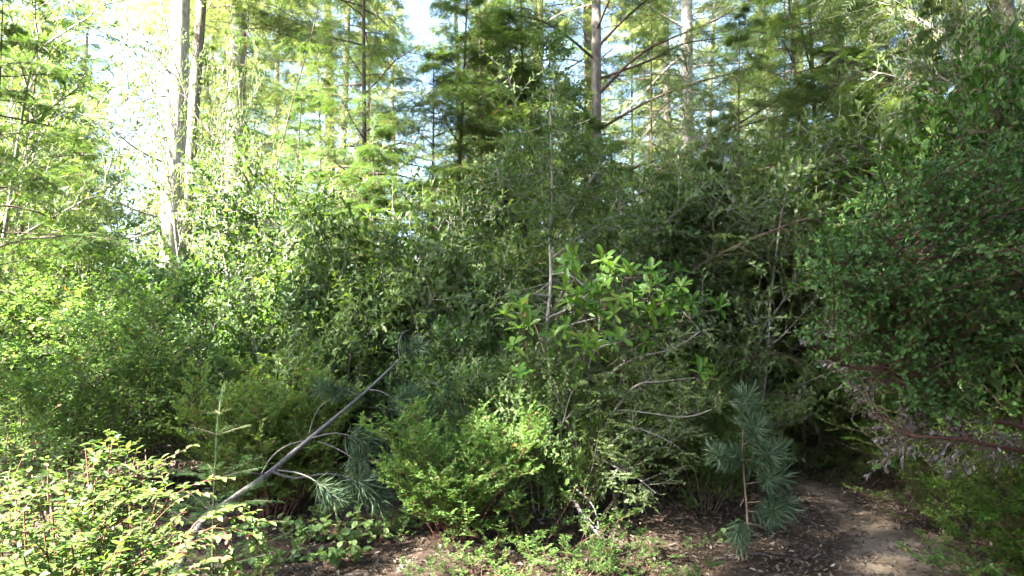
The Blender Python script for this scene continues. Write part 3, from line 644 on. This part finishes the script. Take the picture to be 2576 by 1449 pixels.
PB = [([(772,1108,5.6),(725,1120,5.5),(685,1148,5.45),(655,1195,5.4)], .007, 0, .1, 0),
      ([(908,994,6.1),(850,996,5.95),(800,1030,5.85),(776,1092,5.75)], .007, 0, .1, 0),
      ([(775,1104,5.6),(840,1090,5.65),(895,1100,5.7),(945,1118,5.75)], .007, 3, .19, 2),
      ([(684,1186,5.15),(740,1203,5.2),(820,1192,5.3),(880,1205,5.45),(968,1275,5.5)], .009, 3, .18, 2),
      ([(690,1182,5.2),(750,1190,5.1),(800,1215,5.1),(850,1268,5.15)], .006, 2, .16, 1),
      ([(1006,902,6.55),(1003,870,6.55),(1012,838,6.6),(1030,830,6.65)], .007, 0, .16, 0),
      ([(905,992,6.1),(880,978,6.0),(850,985,5.95),(820,980,5.9)], .006, 2, .16, 1),
      ([(925,980,6.2),(960,985,6.1),(1000,1010,6.1),(1050,1015,6.1)], .006, 3, .2, 2),
      ([(1015,893,6.6),(1030,880,6.6),(1045,872,6.6)], .006, 2, .17, 1),
      ([(672,1195,5.1),(640,1190,5.0),(600,1188,4.95),(560,1200,4.9)], .006, 0, .1, 0),
      ([(800,1110,5.7),(850,1130,5.7),(900,1165,5.7),(905,1215,5.7)], .006, 3, .2, 2)]
for pts, r, tf, sz, sd in PB: pine_branch(e, b0, line(*pts), r, tf, sz, side=sd)

# pine seedling beside the path
P0 = at(1878, 1392, 5.25); P0[2] = gz(P0[0], P0[1])
e, b0 = hero('pine_seedling', 'slim pine seedling with blue green needle tufts and bare lower stem beside the path', 'tree', P0)
stem = resample(np.vstack([P0[None], line((1880,1300,5.25),(1872,1200,5.25),(1868,1110,5.25),(1872,1060,5.25))]), 16)
tb = Buf(); tb.tubes(stem-b0, .011, .005, 7, rng, .05); part('trunk', tb.mesh('trunk', M['twig']), e)
for pts, tf in [([(1870,1160,5.25),(1910,1150,5.15),(1945,1140,5.1)], 3), ([(1870,1165,5.25),(1845,1150,5.2),(1825,1148,5.2)], 3), ([(1872,1062,5.25),(1873,1045,5.25),(1874,1035,5.25)], 3),
                ([(1874,1218,5.25),(1920,1210,5.15),(1965,1200,5.1)], 3), ([(1876,1265,5.25),(1925,1262,5.2),(1985,1270,5.15)], 2), ([(1876,1285,5.25),(1915,1290,5.2),(1945,1300,5.15)], 2),
                ([(1879,1315,5.25),(1862,1325,5.2),(1856,1360,5.2)], 1), ([(1879,1315,5.25),(1910,1322,5.2),(1930,1328,5.2)], 0), ([(1872,1255,5.25),(1866,1265,5.25),(1862,1275,5.25)], 0), ([(1870,1120,5.25),(1900,1095,5.2),(1915,1080,5.2)], 3)]:
    pine_branch(e, b0, line(*pts), .005, tf, .15, 'twig', 2 if tf > 1 else 0)

# fir seedling left, in front of the leaning pine
Yf = 4.5
P0 = at(535, 1430, Yf); P0[2] = gz(P0[0], P0[1])
e, b0 = hero('fir_seedling', 'fir seedling with whorls of flat green needled branches left of the leaning pine', 'tree', P0)
stem = resample(np.vstack([P0[None], line((535,1400,Yf),(538,1250,Yf),(545,1120,Yf),(553,1020,Yf),(566,960,Yf))]), 20)
tb = Buf(); tb.tubes(stem-b0, .009, .003, 6); part('trunk', tb.mesh('trunk', M['twig']), e)
for (py, n, L) in [(1108, 5, .22), (1195, 5, .34), (1285, 6, .42), (1360, 6, .5), (1425, 6, .5), (1040, 4, .1)]:
    i = np.argmin(np.abs(stem[:, 2]-at(540, py, Yf)[2])); s0 = stem[i]-b0
    for k in range(n):
        ph = k*6.283/n + py*.7 + rng.normal(0, .2); d = np.array([[math.cos(ph), math.sin(ph), .45]])
        A = walk(s0[None], d, np.array([L*rng.uniform(.8, 1.15)]), 7, -.05, .05, rng)
        bb = Buf(); bb.tubes(A, .0035, .0015, 4); br = part('branch', bb.mesh('branch', M['twig']), e)
        K = kids(A, 8, .2, .95, .85, L*.42, 4, -.03, .06, rng, True) if L > .25 else A
        f = Buf()
        for P in ((A, K) if L > .25 else (A,)):
            seg = P[:, 0::1]; mid = seg[:, :-1].reshape(-1, 3); d_ = (seg[:, 1:]-seg[:, :-1]).reshape(-1, 3)
            ln = np.linalg.norm(d_, axis=1)
            f.scatter(SHOOT_MID, mid, d_, np.broadcast_to(UP, mid.shape)+rng.normal(0, .2, mid.shape), np.c_[np.full(len(ln), .17), ln*1.08, np.full(len(ln), .1)], rng.uniform(.2, .9, len(ln)))
        part('needles', f.mesh('needles', M['fir']), br)

sg = stem-b0; d_ = sg[1:]-sg[:-1]; mid = sg[:-1]; f = Buf(); nn_ = len(mid)
for q_ in range(3):
    f.scatter(SHOOT_MID, mid[9:], d_[9:], rng.normal(0, 1, mid[9:].shape)*[1, 1, .1], np.c_[np.full(nn_-9, .12), np.linalg.norm(d_[9:], axis=1)*1.1, np.full(nn_-9, .1)], rng.uniform(.3, .9, nn_-9))
part('needles', f.mesh('needles', M['fir']), e)

# big left foreground bush with red stems
rng = np.random.default_rng(401)
Yl = 2.35
e, b0 = hero('huckleberry_bush', 'yellow green sunlit bush with red stems filling the bottom left foreground', 'shrub', (-1.35, 2.3, gz(-1.35, 2.3)))
tips = [(60,1110,2.5),(120,1130,2.4),(215,1095,2.4),(282,1085,2.35),(350,1135,2.4),(30,1180,2.2),(160,1170,2.3),(240,1180,2.3),(20,1060,2.7),(90,1055,2.7),(400,1210,2.3),(310,1180,2.35),
        (-40,1150,2.1),(-90,1210,2.0),(130,1230,2.0),(60,1250,1.95),(200,1240,2.1),(330,1270,2.1),(-30,1280,1.8),(270,1290,2.0),(110,1300,1.9),(-120,1100,2.6),(360,1330,2.05),(180,1340,1.9),(60,1370,1.8),(300,1390,1.9),(-200,1150,2.3), (240,1110,2.6), (150,1100,2.7), (400,1350,2.1), (420,1400,2.0),(210,1400,1.8)]
stems = []
for (px, py, Yt) in tips:
    t = at(px, py+30, Yt); s = np.array([-1.35+rng.normal(0, .1)+.35*(t[0]+1.35), 2.3+rng.normal(0, .07), gz(-1.35, 2.3)-.02])
    mid = s*.45+t*.55 + np.array([rng.normal(0, .03), rng.normal(0, .03), -.04]); stems.append(resample([s, mid, t], 12))
A = np.array(stems)-b0
B = kids(A, 14, .25, .95, .85, .22, 7, .02, .05, rng, False, .55, .12)
C = kids(B, 3, .3, .9, .7, .13, 5, 0, .05, rng, True, .3, .05)
bb = Buf(); bb.tubes(A, .005, .0022, 6); bb.tubes(B, .0022, .001, 4); bb.tubes(C, .0012, .0008, 3); part('stems', bb.mesh('stems', M['redstem']), e)
f = Buf()
for P, n, lo in ((A, 26, .4), (B, 13, .08), (C, 7, .1)):
    p, D, Z = leaves_on(P, n, lo, 1.02, 1.0, rng, True, .22); k = len(p); f.scatter(LEAF_HUCK_FINE, p, D, Z, rng.uniform(.018, .034, k), vcol(k, rng, .02))
part('foliage', f.mesh('foliage', M['hucknear']), e)
# arching sprays right of it
e, b0 = hero('huckleberry_spray', 'arching red stems with yellow and reddish leaves at the bottom left of centre', 'shrub', (-.8, 2.15, gz(-.8, 2.15)))
AR = [[(345,1500,2.1),(365,1390,2.15),(405,1290,2.2),(455,1235,2.3),(545,1198,2.4)], [(335,1500,2.1),(390,1410,2.1),(470,1350,2.15),(560,1328,2.2),(640,1352,2.3),(672,1400,2.35)],
      [(350,1500,2.1),(420,1420,2.0),(470,1370,2.05),(530,1350,2.1)], [(405,1290,2.2),(420,1250,2.2),(380,1242,2.2)], [(560,1328,2.2),(580,1370,2.2),(575,1430,2.2)], [(470,1350,2.15),(500,1310,2.2),(560,1285,2.25)],
      [(520,1335,2.18),(600,1300,2.3),(655,1318,2.3)], [(380,1480,2.0),(450,1440,1.95),(520,1410,1.95)], [(330,1500,2.0),(360,1440,1.95),(440,1400,1.95)]]
G = Buf(); f = Buf()
for pts in AR:
    A = resample(line(*pts), 12)[None]-b0; G.tubes(A, .0042, .0015, 6)
    B = kids(A, 5, .45, .95, .7, .1, 5, -.05, .05, rng, True, .2); G.tubes(B, .0013, .0008, 3)
    for P, n, lo in ((A, 22, .45), (B, 7, .1)):
        p, D, Z = leaves_on(P, n, lo, 1.02, 1.0, rng, True, .18); k = len(p); v = np.clip(rng.normal(.65, .18, k), 0, .9); v[rng.random(k) < .1] = 1
        f.scatter(LEAF_HUCK_FINE, p, D, Z, rng.uniform(.02, .032, k), v)
part('stems', G.mesh('stems', M['redstem']), e); part('foliage', f.mesh('foliage', M['hucknear']), e)

# pale forked sapling in the middle
rng = np.random.default_rng(501)
Ys = 7.0
P0 = at(1360, 1000, Ys); P0[2] = gz(P0[0], Ys)
e, b0 = hero('oak_sapling', 'tall sapling with a pale lichened stem forking into thin limbs in the middle', 'tree', P0)
tr = resample(np.vstack([P0[None], line((1362,1000,Ys),(1366,900,Ys),(1378,800,Ys),(1386,700,Ys),(1384,610,Ys),(1389,500,Ys),(1388,400,Ys),(1384,250,Ys),(1380,90,Ys))]), 40)
tb = Buf(); tb.tubes(tr-b0, .026, .006, 8, rng, .07); part('trunk', tb.mesh('trunk', M['palewig']), e)
LB = [[(1384,620,Ys),(1377,540,6.95),(1362,490,6.9),(1310,438,6.8)], [(1377,530,6.95),(1330,498,6.9),(1288,478,6.8),(1240,440,6.7)], [(1386,640,Ys),(1410,580,6.95),(1452,510,6.9),(1505,420,6.85)],
      [(1388,650,Ys),(1450,602,6.9),(1530,550,6.8),(1625,470,6.8)], [(1382,745,Ys),(1330,742,6.8),(1270,752,6.6)], [(1386,690,Ys),(1430,690,6.9),(1490,735,6.7)], [(1378,800,Ys),(1440,770,6.9),(1500,725,6.7),(1560,690,6.5)],
      [(1372,840,Ys),(1350,870,6.9),(1345,920,6.8)], [(1372,860,Ys),(1430,820,6.7),(1500,800,6.5)]]
limbs = []
for pts in LB:
    P = resample(line(*pts), 14); limbs.append(P); tb = Buf(); tb.tubes(P-b0, .013, .005, 6, rng, .05); part('limb', tb.mesh('limb', M['palewig']), e)
tg = []
for i in range(150):
    if i < 105:
        py = rng.uniform(90, 640); hw = np.interp(py, [90, 250, 450, 640], [30, 90, 170, 120]); px = 1384 + rng.uniform(-1, 1)*hw + (30 if py > 400 else 0)
    else: px, py = [(1310,440),(1250,440),(1500,430),(1600,480),(1270,760),(1640,560)][i % 6]; px += rng.normal(0, 45); py += rng.normal(0, 40)
    tg.append(at(px, py, Ys+rng.normal(-.1, .35)))
sk = np.vstack([tr[14:]]+limbs[:4])
T = reach(rng, sk, tg, 6, -.05, .04)-b0
B = kids(T, 7, .35, 1, .7, .2, 5, .03, .08, rng, False, .3)
tb = Buf(); tb.tubes(T, .0045, .002, 4); tb.tubes(B, .0018, .001, 3); part('twigs', tb.mesh('twigs', M['palewig']), e)
f = Buf()
for P, n, lo in ((T, 9, .4), (B, 10, .15)):
    p, D, Z = leaves_on(P, n, lo, 1.02, .7, rng, False, .2); k = len(p); f.scatter(LEAF_OAK, p, D, Z, rng.uniform(.035, .062, k), vcol(k, rng, 0))
part('foliage', f.mesh('foliage', M['oak']), e)

# rhododendron with leaf whorls
rng = np.random.default_rng(601)
P0 = np.array([.7, 6.0, gz(.7, 6.0)])
e, b0 = hero('rhododendron', 'rhododendron with whorls of long glossy bright green leaves in the middle', 'shrub', P0)
WH = [(1655,595),(1640,570),(1600,615),(1575,560),(1670,630),(1485,605),(1450,570),(1420,610),(1540,655),(1590,665),(1640,650),(1520,700),(1440,745),(1480,760),(1545,770),(1500,765),(1590,745),(1660,740),(1640,765),(1720,755),(1740,740),(1690,770),
      (1310,750),(1270,770),(1330,800),(1350,780),(1490,830),(1500,860),(1470,850),(1540,845),(1385,880),(1310,920),(1560,830),(1620,840),(1660,870),(1700,900),(1770,905),(1760,920),(1320,1105),(1660,780),(1600,790),(1425,650),(1700,560),(1390,830),(1450,900),(1290,850)]
WH = [(a, b_+(120 if b_ < 640 else 20)) for a, b_ in WH]
WH += [(a+rng.normal(0, 32), b_+rng.normal(0, 26)) for a, b_ in WH[4:26]]
tg = [at(px, py, rng.uniform(5.2, 5.9)) for px, py in WH]
st = [resample([P0 + [rng.normal(0, .12), rng.normal(0, .1), -.02], P0 + np.array([dx*.5, rng.normal(0, .1), h*.55]), P0 + np.array([dx, rng.normal(0, .15), h])], 12) for dx, h in ((-.5, 1.7), (.1, 2.0), (.5, 2.1), (.9, 1.9), (1.0, 1.2), (-.2, 1.3))]
T = reach(rng, np.vstack([s[4:] for s in st]), tg, 7, -.1, .03)-b0
tb = Buf(); tb.tubes(np.array(st)-b0, .018, .008, 6, rng, .04); tb.tubes(T, .006, .0035, 4); part('stems', tb.mesh('stems', M['twig']), e)
for P in T:
    d = unit(unit(P[-1]-P[-3]) + UP*rng.uniform(.2, 1.) + rng.normal(0, .2, 3)); n = rng.integers(6, 10); ph = np.arange(n)*2.399 + rng.random()
    s_ = unit(np.cross(d, [1, .2, .1])); u_ = np.cross(s_, d); el = np.interp(np.arange(n), [0, n-1], [rng.uniform(1.3, 1.9), rng.uniform(.3, .8)]) + rng.normal(0, .22, n)
    D = d*np.cos(el)[:, None] + (s_*np.cos(ph)[:, None]+u_*np.sin(ph)[:, None])*np.sin(el)[:, None]
    f = Buf(); f.scatter(LEAF_RHODO, np.repeat(P[-1][None], n, 0), D, np.broadcast_to(d, D.shape), rng.uniform(.08, .15, n), np.clip(rng.normal(.5, .22)+rng.normal(0, .12, n), 0, 1))
    part('leaf_whorl', f.mesh('leaf_whorl', M['rhodo']), e)

# twiggy shrub with dappled light leaves right of the middle
rng = np.random.default_rng(651)
P0 = np.array([1.0, 6.1, gz(1.0, 6.1)])
e, b0 = hero('twiggy_shrub', 'twiggy shrub with pale grey branches and small pointed leaves catching sun flecks below the rhododendron', 'shrub', P0)
MB_ = [[(1480,1300,6.1),(1500,1150,6.0),(1540,1040,5.9),(1600,1035,5.7),(1720,1050,5.5),(1790,1030,5.4)], [(1480,1300,6.1),(1490,1120,6.0),(1520,960,5.9),(1600,900,5.7),(1690,880,5.6),(1760,835,5.5)],
       [(1540,1040,5.9),(1600,970,5.7),(1660,960,5.6),(1750,950,5.5)], [(1500,1150,6.0),(1580,1080,5.8),(1640,1090,5.6),(1700,1120,5.5)], [(1490,1120,6.0),(1480,950,5.9),(1500,880,5.8),(1560,860,5.7)], [(1500,1150,6.),(1560,1180,5.7),(1600,1200,5.6),(1650,1240,5.5)]]
sk = [resample(line(*p), 16) for p in MB_]
for P in sk: tb = Buf(); tb.tubes(P-b0, .011, .004, 6, rng, .05); part('branch', tb.mesh('branch', M['palewig']), e)
cl = [(1640,830),(1700,870),(1750,840),(1690,920),(1620,900),(1560,880),(1500,880),(1530,960),(1600,980),(1680,970),(1750,1000),(1790,1040),(1730,1060),(1650,1080),(1600,1060),(1560,1130),(1620,1160),(1680,1150),(1540,1200),(1600,1240),(1500,1020),(1460,940),(1650,1020),(1580,930),(1710,1110),(1520,1130)]
tg = [at(px+rng.normal(0, 28), py+rng.normal(0, 28), rng.uniform(5.4, 6.1)) for px, py in cl for _ in range(5)]
T = reach(rng, np.vstack([s[4:] for s in sk]), tg, 6, -.04, .03)-b0; B = kids(T, 6, .3, 1, .8, .16, 5, -.03, .08, rng, True, .3)
tb = Buf(); tb.tubes(T, .003, .0015, 4); tb.tubes(B, .0014, .0008, 3); part('twigs', tb.mesh('twigs', M['palewig']), e)
f = Buf()
for P, n, lo in ((T, 8, .35), (B, 8, .15)):
    p, D, Z = leaves_on(P, n, lo, 1.02, .8, rng, True, .28); k = len(p); f.scatter(LEAF_OAK_FINE, p, D, Z, rng.uniform(.028, .048, k), vcol(k, rng, 0))
part('foliage', f.mesh('foliage', M['oaklit']), e)

# manzanita at right
rng = np.random.default_rng(701)
Ym = 4.1
P0 = np.array([3.55, 4.2, gz(3.55, 4.2)])
e, b0 = hero('manzanita', 'manzanita at right with dark red crooked stems and oval blue green leaves over the path', 'shrub', P0)
MZ = [[(2700,1200,4.2),(2576,1137,4.1),(2492,1121,4.0),(2434,1105,4.0),(2418,1051,4.0),(2425,1000,4.0)], [(2720,1180,4.2),(2576,1078,4.1),(2492,1055,4.0),(2395,1004,4.0),(2317,961,4.0),(2293,910,4.0),(2265,870,4.0),(2230,760,4.1)],
      [(2317,961,4.0),(2262,949,3.95),(2219,926,3.9),(2150,926,3.9),(2080,900,3.9)], [(2395,1004,4.0),(2406,940,4.1),(2398,879,4.1),(2402,816,4.1),(2367,738,4.1),(2350,620,4.2),(2330,500,4.2)],
      [(2398,879,4.1),(2450,800,4.2),(2480,700,4.2),(2500,560,4.3),(2490,430,4.3)], [(2265,870,4.0),(2200,800,4.0),(2150,740,4.0),(2120,700,4.0)], [(2576,1078,4.1),(2590,900,4.2),(2600,700,4.3),(2590,500,4.3)],
      [(2367,738,4.1),(2300,660,4.0),(2230,600,4.0),(2200,540,4.0)], [(2434,1105,4.0),(2350,1100,4.0),(2280,1090,4.05),(2200,1040,4.1)]]
sk = [resample(line(*p), 18) for p in MZ]
base_pts = [resample([P0+[rng.normal(0,.08), rng.normal(0,.08), -.03], s[0]], 8) for s in sk[:2]]
for i, P in enumerate(sk): tb = Buf(); tb.tubes(P-b0, .02 if i < 2 else .013, .006, 8, rng, .06); part('branch', tb.mesh('branch', M['redbark']), e)
tb = Buf(); tb.tubes(np.array(base_pts)-b0, .035, .02, 10, rng, .06); part('trunk', tb.mesh('trunk', M['redbark']), e)
tg = []; cl = []
while len(cl) < 95:
    px, py = rng.uniform(2010, 2680), rng.uniform(330, 930)
    lo = np.interp(px, [2010, 2100, 2250, 2400, 2660], [860, 600, 470, 400, 330]); hi = np.interp(px, [2010, 2100, 2300, 2450, 2660], [870, 910, 900, 880, 980])
    if lo < py < hi: cl.append((px, py, Ym+rng.normal(.1, .45), rng.uniform(.06, .15)))
for c_ in cl:
    tg += [at(*c_[:3]) + rng.normal(0, c_[3], 3)*[1.2, 1.2, .8] for _ in range(rng.integers(4, 9))]
for (px, py, n_) in [(2330,1005,9),(2400,1010,9),(2450,930,6),(2500,860,8),(2370,720,6)]:
    tg += [at(px+rng.normal(0, 30), py+rng.normal(0, 16), 3.8+rng.normal(0, .1)) for _ in range(n_)]
T = reach(rng, np.vstack(sk[1:8]), tg, 6, -.05, .04)-b0; B = kids(T, 6, .4, 1, .75, .14, 5, .05, .1, rng, False, .3, .1)
tb = Buf(); tb.tubes(T, .0042, .002, 4); tb.tubes(B, .002, .0012, 3); part('twigs', tb.mesh('twigs', M['redbark']), e)
f = Buf()
for P, n, lo in ((T, 9, .55), (B, 8, .25)):
    p, D, Z = leaves_on(P, n, lo, 1.02, .75, rng, False, .3); k = len(p); f.scatter(LEAF_MANZ, p, D, Z, rng.uniform(.016, .04, k), vcol(k, rng, .0))
part('foliage', f.mesh('foliage', M['manz']), e)
tg = [at(rng.uniform(2050, 2420), rng.uniform(800, 1000), rng.uniform(3.95, 4.6)) for _ in range(26)] + [at(rng.uniform(2190, 2540), rng.uniform(1040, 1180), rng.uniform(4.0, 4.7)) for _ in range(30)]
T = reach(rng, np.vstack(sk[:3]+sk[8:]), tg, 6, .05, .04)-b0; B = kids(T, 4, .35, 1, .8, .14, 5, -.05, .12, rng, False, .3)
tb = Buf(); tb.tubes(T, .003, .0015, 4); tb.tubes(B, .0015, .001, 3); part('dead_twigs', tb.mesh('dead_twigs', M['twig']), e)
f = Buf()
for P, n, lo in ((T, 5, .6), (B, 6, .4)):
    p, D, Z = leaves_on(P, n, lo, 1.02, .75, rng, False, .25); D = D + UP*-1.1 + rng.normal(0, .3, D.shape); k = len(p); f.scatter(LEAF_CURL, p, D, Z, rng.uniform(.018, .042, k), rng.random(k))
part('dead_leaves', f.mesh('dead_leaves', M['dead']), e)

# thick middle trunk: conifer with long straight limbs reaching up right
rng = np.random.default_rng(801)
Yh = 13.0
P0 = at(1500, 900, Yh); P0[2] = gz(P0[0], Yh)
e, b0 = hero('conifer_tree', 'thickest middle conifer trunk with long straight limbs slanting up to the right', 'tree', P0, GT)
tr = resample(np.vstack([P0[None], line((1500,700,Yh),(1500,400,Yh),(1500,0,Yh),(1500,-700,Yh),(1498,-1500,Yh))]), 20)
tb = Buf(); tb.tubes(tr-b0, .125, .04, 12, rng, .03); part('trunk', tb.mesh('trunk', M['bark']), e)
LH = [[(1502,240,Yh),(1620,130,12.3),(1800,50,11.6),(1960,-40,11)], [(1502,560,Yh),(1640,440,12),(1800,345,11),(1980,235,10),(2120,120,9.5)], [(1500,330,Yh),(1640,250,12.6),(1780,200,12),(1950,160,11.5)], [(1502,120,Yh),(1580,40,12.5),(1700,-60,12)],
      [(1498,300,Yh),(1400,230,12.8),(1250,200,12.5)], [(1498,150,Yh),(1380,60,12.4),(1250,30,12)], [(1498,430,Yh),(1400,400,12.6),(1300,420,12.2)], [(1500,80,Yh),(1520,30,12.6),(1560,-60,12)], [(1500,640,Yh),(1650,600,12),(1800,560,11.4),(1960,470,10.8)],
      [(1500,0,Yh),(1350,-60,12.5),(1200,-50,12)], [(1500,480,Yh),(1600,420,12.6),(1740,380,12.3)], [(1502,200,Yh),(1640,150,12.8),(1720,110,12.4),(1860,90,12)]]
for pts in LH:
    A = resample(line(*pts), 14)[None]-b0
    bb = Buf(); bb.tubes(A, .03, .008, 6, rng, .05); lm_ = part('limb', bb.mesh('limb', M['darkbark']), e)
    B = kids(A, 20, .25, 1, .9, 1.0, 6, -.07, .07, rng, True, .45); C = kids(B, 6, .2, 1, .8, .35, 4, -.06, .08, rng, True, .4)
    bb.tubes(B, .006, .002, 3)
    f = Buf()
    for P, n in ((B, 9), (C, 6)):
        p, D, Z = leaves_on(P, n, .15, 1, .75, rng, True, .2); D = D-UP*.2; k = len(p); f.scatter(SHOOT_MID, p, D, Z, .14*rng.uniform(.6, 1.2, k), vcol(k, rng, .02))
    part('needles', f.mesh('needles', M['hem']), lm_)
    tw = Buf(); tw.tubes(B, .006, .002, 3); part('twigs', tw.mesh('twigs', M['darkbark']), lm_)

# leaning slender hemlock above the path
e, b0 = hero('leaning_hemlock', 'slender hemlock leaning right over the path tunnel with sparse feathery twigs', 'tree', (1.9, 8.4, gz(1.9, 8.4)))
rng = np.random.default_rng(811)
A = resample(np.vstack([[[1.9, 8.4, gz(1.9, 8.4)]], line((1690,800,8.4),(1720,700,8.2),(1850,620,7.9),(2000,560,7.5),(2180,500,7.2))]), 20)[None]-b0
tb = Buf(); tb.tubes(A, .026, .008, 7, rng, .05); part('trunk', tb.mesh('trunk', M['twig']), e)
B = kids(A, 36, .35, 1, .8, .85, 6, -.03, .08, rng, True, .35); C = kids(B, 7, .2, 1, .8, .26, 4, -.05, .09, rng, True, .4)
tb = Buf(); tb.tubes(B, .006, .002, 4); tb.tubes(C, .002, .001, 3); part('twigs', tb.mesh('twigs', M['twig']), e)
f = Buf()
for P, n in ((B, 6), (C, 5)):
    p, D, Z = leaves_on(P, n, .3, 1, .75, rng, True, .2); k = len(p); f.scatter(SHOOT_MID, p, D, Z, .085*rng.uniform(.6, 1.2, k), vcol(k, rng, .05))
part('foliage', f.mesh('foliage', M['hem']), e)

# bent bare saplings at upper left
rng = np.random.default_rng(821)
def bare(label, pts, Y, r, base_px):
    P0 = at(base_px, 900, Y); P0[2] = gz(P0[0], Y)
    e, b0 = hero('bent_sapling', label, 'tree', P0, 'bare bent saplings at upper left')
    A = resample(np.vstack([P0[None], line(*[(px, py, Y) for px, py in pts])]), 26)[None]-b0
    tb = Buf(); tb.tubes(A, r, r*.35, 6, rng, .05); part('stem', tb.mesh('stem', M['darkbark']), e)
    B = kids(A, 12, .4, 1, .7, .5, 5, .0, .1, rng, False, .3); tb = Buf(); tb.tubes(B, r*.25, r*.1, 3); part('twigs', tb.mesh('twigs', M['palewig']), e)
bare('dark bent bare sapling crossing the two left trunks in an arc to the top', [(640,520),(550,360),(490,290),(450,190),(425,100),(395,-60)], 9.5, .02, 680)
bare('thin bare sapling left of the dark slender hemlock, curving up right', [(690,480),(715,340),(740,240),(775,120),(800,20)], 10.5, .017, 680)
bare('thin bare stem rising beside the dark slender hemlock to the top', [(940,420),(935,300),(930,180),(945,90),(952,-40)], 9.8, .014, 950)

# round leaved ground plants and a broken branch, fallen sticks
rng = np.random.default_rng(901)
pt = []
for i in range(13):
    n = 9; d = np.c_[rng.normal(0, .7, (n, 2)), np.ones(n)]; A = walk(rng.normal(0, .02, (n, 3))*[1, 1, 0], d, rng.uniform(.06, .16, n), 5, -.03, .08, rng)
    if i == 0 or i == 5:
        bb = Buf(); bb.tubes(A, .0018, .001, 4); f = Buf(); p, D, Z = leaves_on(A, 4, .5, 1.02, .9, rng, False, .3); Z = Z*.3+UP; k = len(p); f.scatter(LEAF_ROUND, p, D, Z, rng.uniform(.035, .06, k), vcol(k, rng, .02))
        pt.append([('stems', bb.mesh('stems', M['redstem'])), ('leaves', f.mesh('leaves', M['salal']))])
for i, (px, py) in enumerate([(790,1345),(850,1340),(900,1365),(960,1360),(1010,1345),(780,1385),(850,1400),(930,1320),(900,1395),(1040,1330),(745,1330),(1830,1350),(820,1310)]):
    Y = 1.6*FPX/(py-875)*.97; x = (px-1288)/FPX*Y
    put(pt[i % 2], 'ground_plant', 'small round leaved plant growing from the leaf litter below the leaning pine' if px < 1500 else 'small round leaved plant beside the pine seedling', 'plant', (x, Y, gz(x, Y)), rng.random()*6, rng.uniform(.9, 1.5), 'small round leaved ground plants' if px < 1500 else None)
def stick(name, label, pts, r, mat='greytwig', kidsn=0, cat='branch', group=None):
    P = resample(line(*pts), 14); base = P[-1].copy(); base[2] = gz(base[0], base[1]); e, b0 = hero(name, label, cat, base, group)
    tb = Buf(); tb.tubes(P-b0, r, r*.6, 7, rng, .08); part('wood', tb.mesh('wood', M[mat]), e)
    if kidsn: K = kids(P[None]-b0, kidsn, .1, .8, .5, .3, 5, -.05, .08, rng, False, .3); tb = Buf(); tb.tubes(K, r*.35, r*.15, 4); part('twigs', tb.mesh('twigs', M[mat]), e)
stick('broken_branch', 'broken dead grey branch propped against the bush, its foot on the litter', [(1445,1260,5.6),(1470,1300,5.45),(1500,1340,5.35),(1528,1372,5.25)], .014, kidsn=5)
stick('broken_branch', 'thinner dead twig beside the broken dead branch', [(1450,1230,5.6),(1490,1270,5.5),(1505,1320,5.4),(1502,1355,5.35)], .007)
def lie(label, x, y, L, a, r, group='dead sticks lying on the litter'):
    t = np.linspace(-.5, .5, 9); xs, ys = x+L*t*math.cos(a), y+L*t*math.sin(a)+.03*np.sin(t*7)
    P = np.c_[xs, ys, ground(xs, ys)+r*.8]; e, b0 = hero('fallen_stick', label, 'stick', (x, y, gz(x, y)), group)
    tb = Buf(); tb.tubes(P-b0, r, r*.5, 6, rng, .08); part('wood', tb.mesh('wood', M['greytwig']), e)
lie('grey stick lying at the bottom edge below the low sprigs', .95, 4.72, .45, -.55, .006)
lie('grey stick lying on the litter left of the ground plants', -1.3, 4.9, .6, .3, .007)
lie('grey stick lying across the litter left of the path', 1.7, 5.3, .4, .15, .006)
lie('thin stick lying beside the pine seedling foot', 2.05, 5.35, .35, -.3, .004)
print('things', len([o for o in S.objects if o.parent is None]), 'meshes', len(bpy.data.meshes), 'faces', sum(len(m.polygons) for m in bpy.data.meshes))
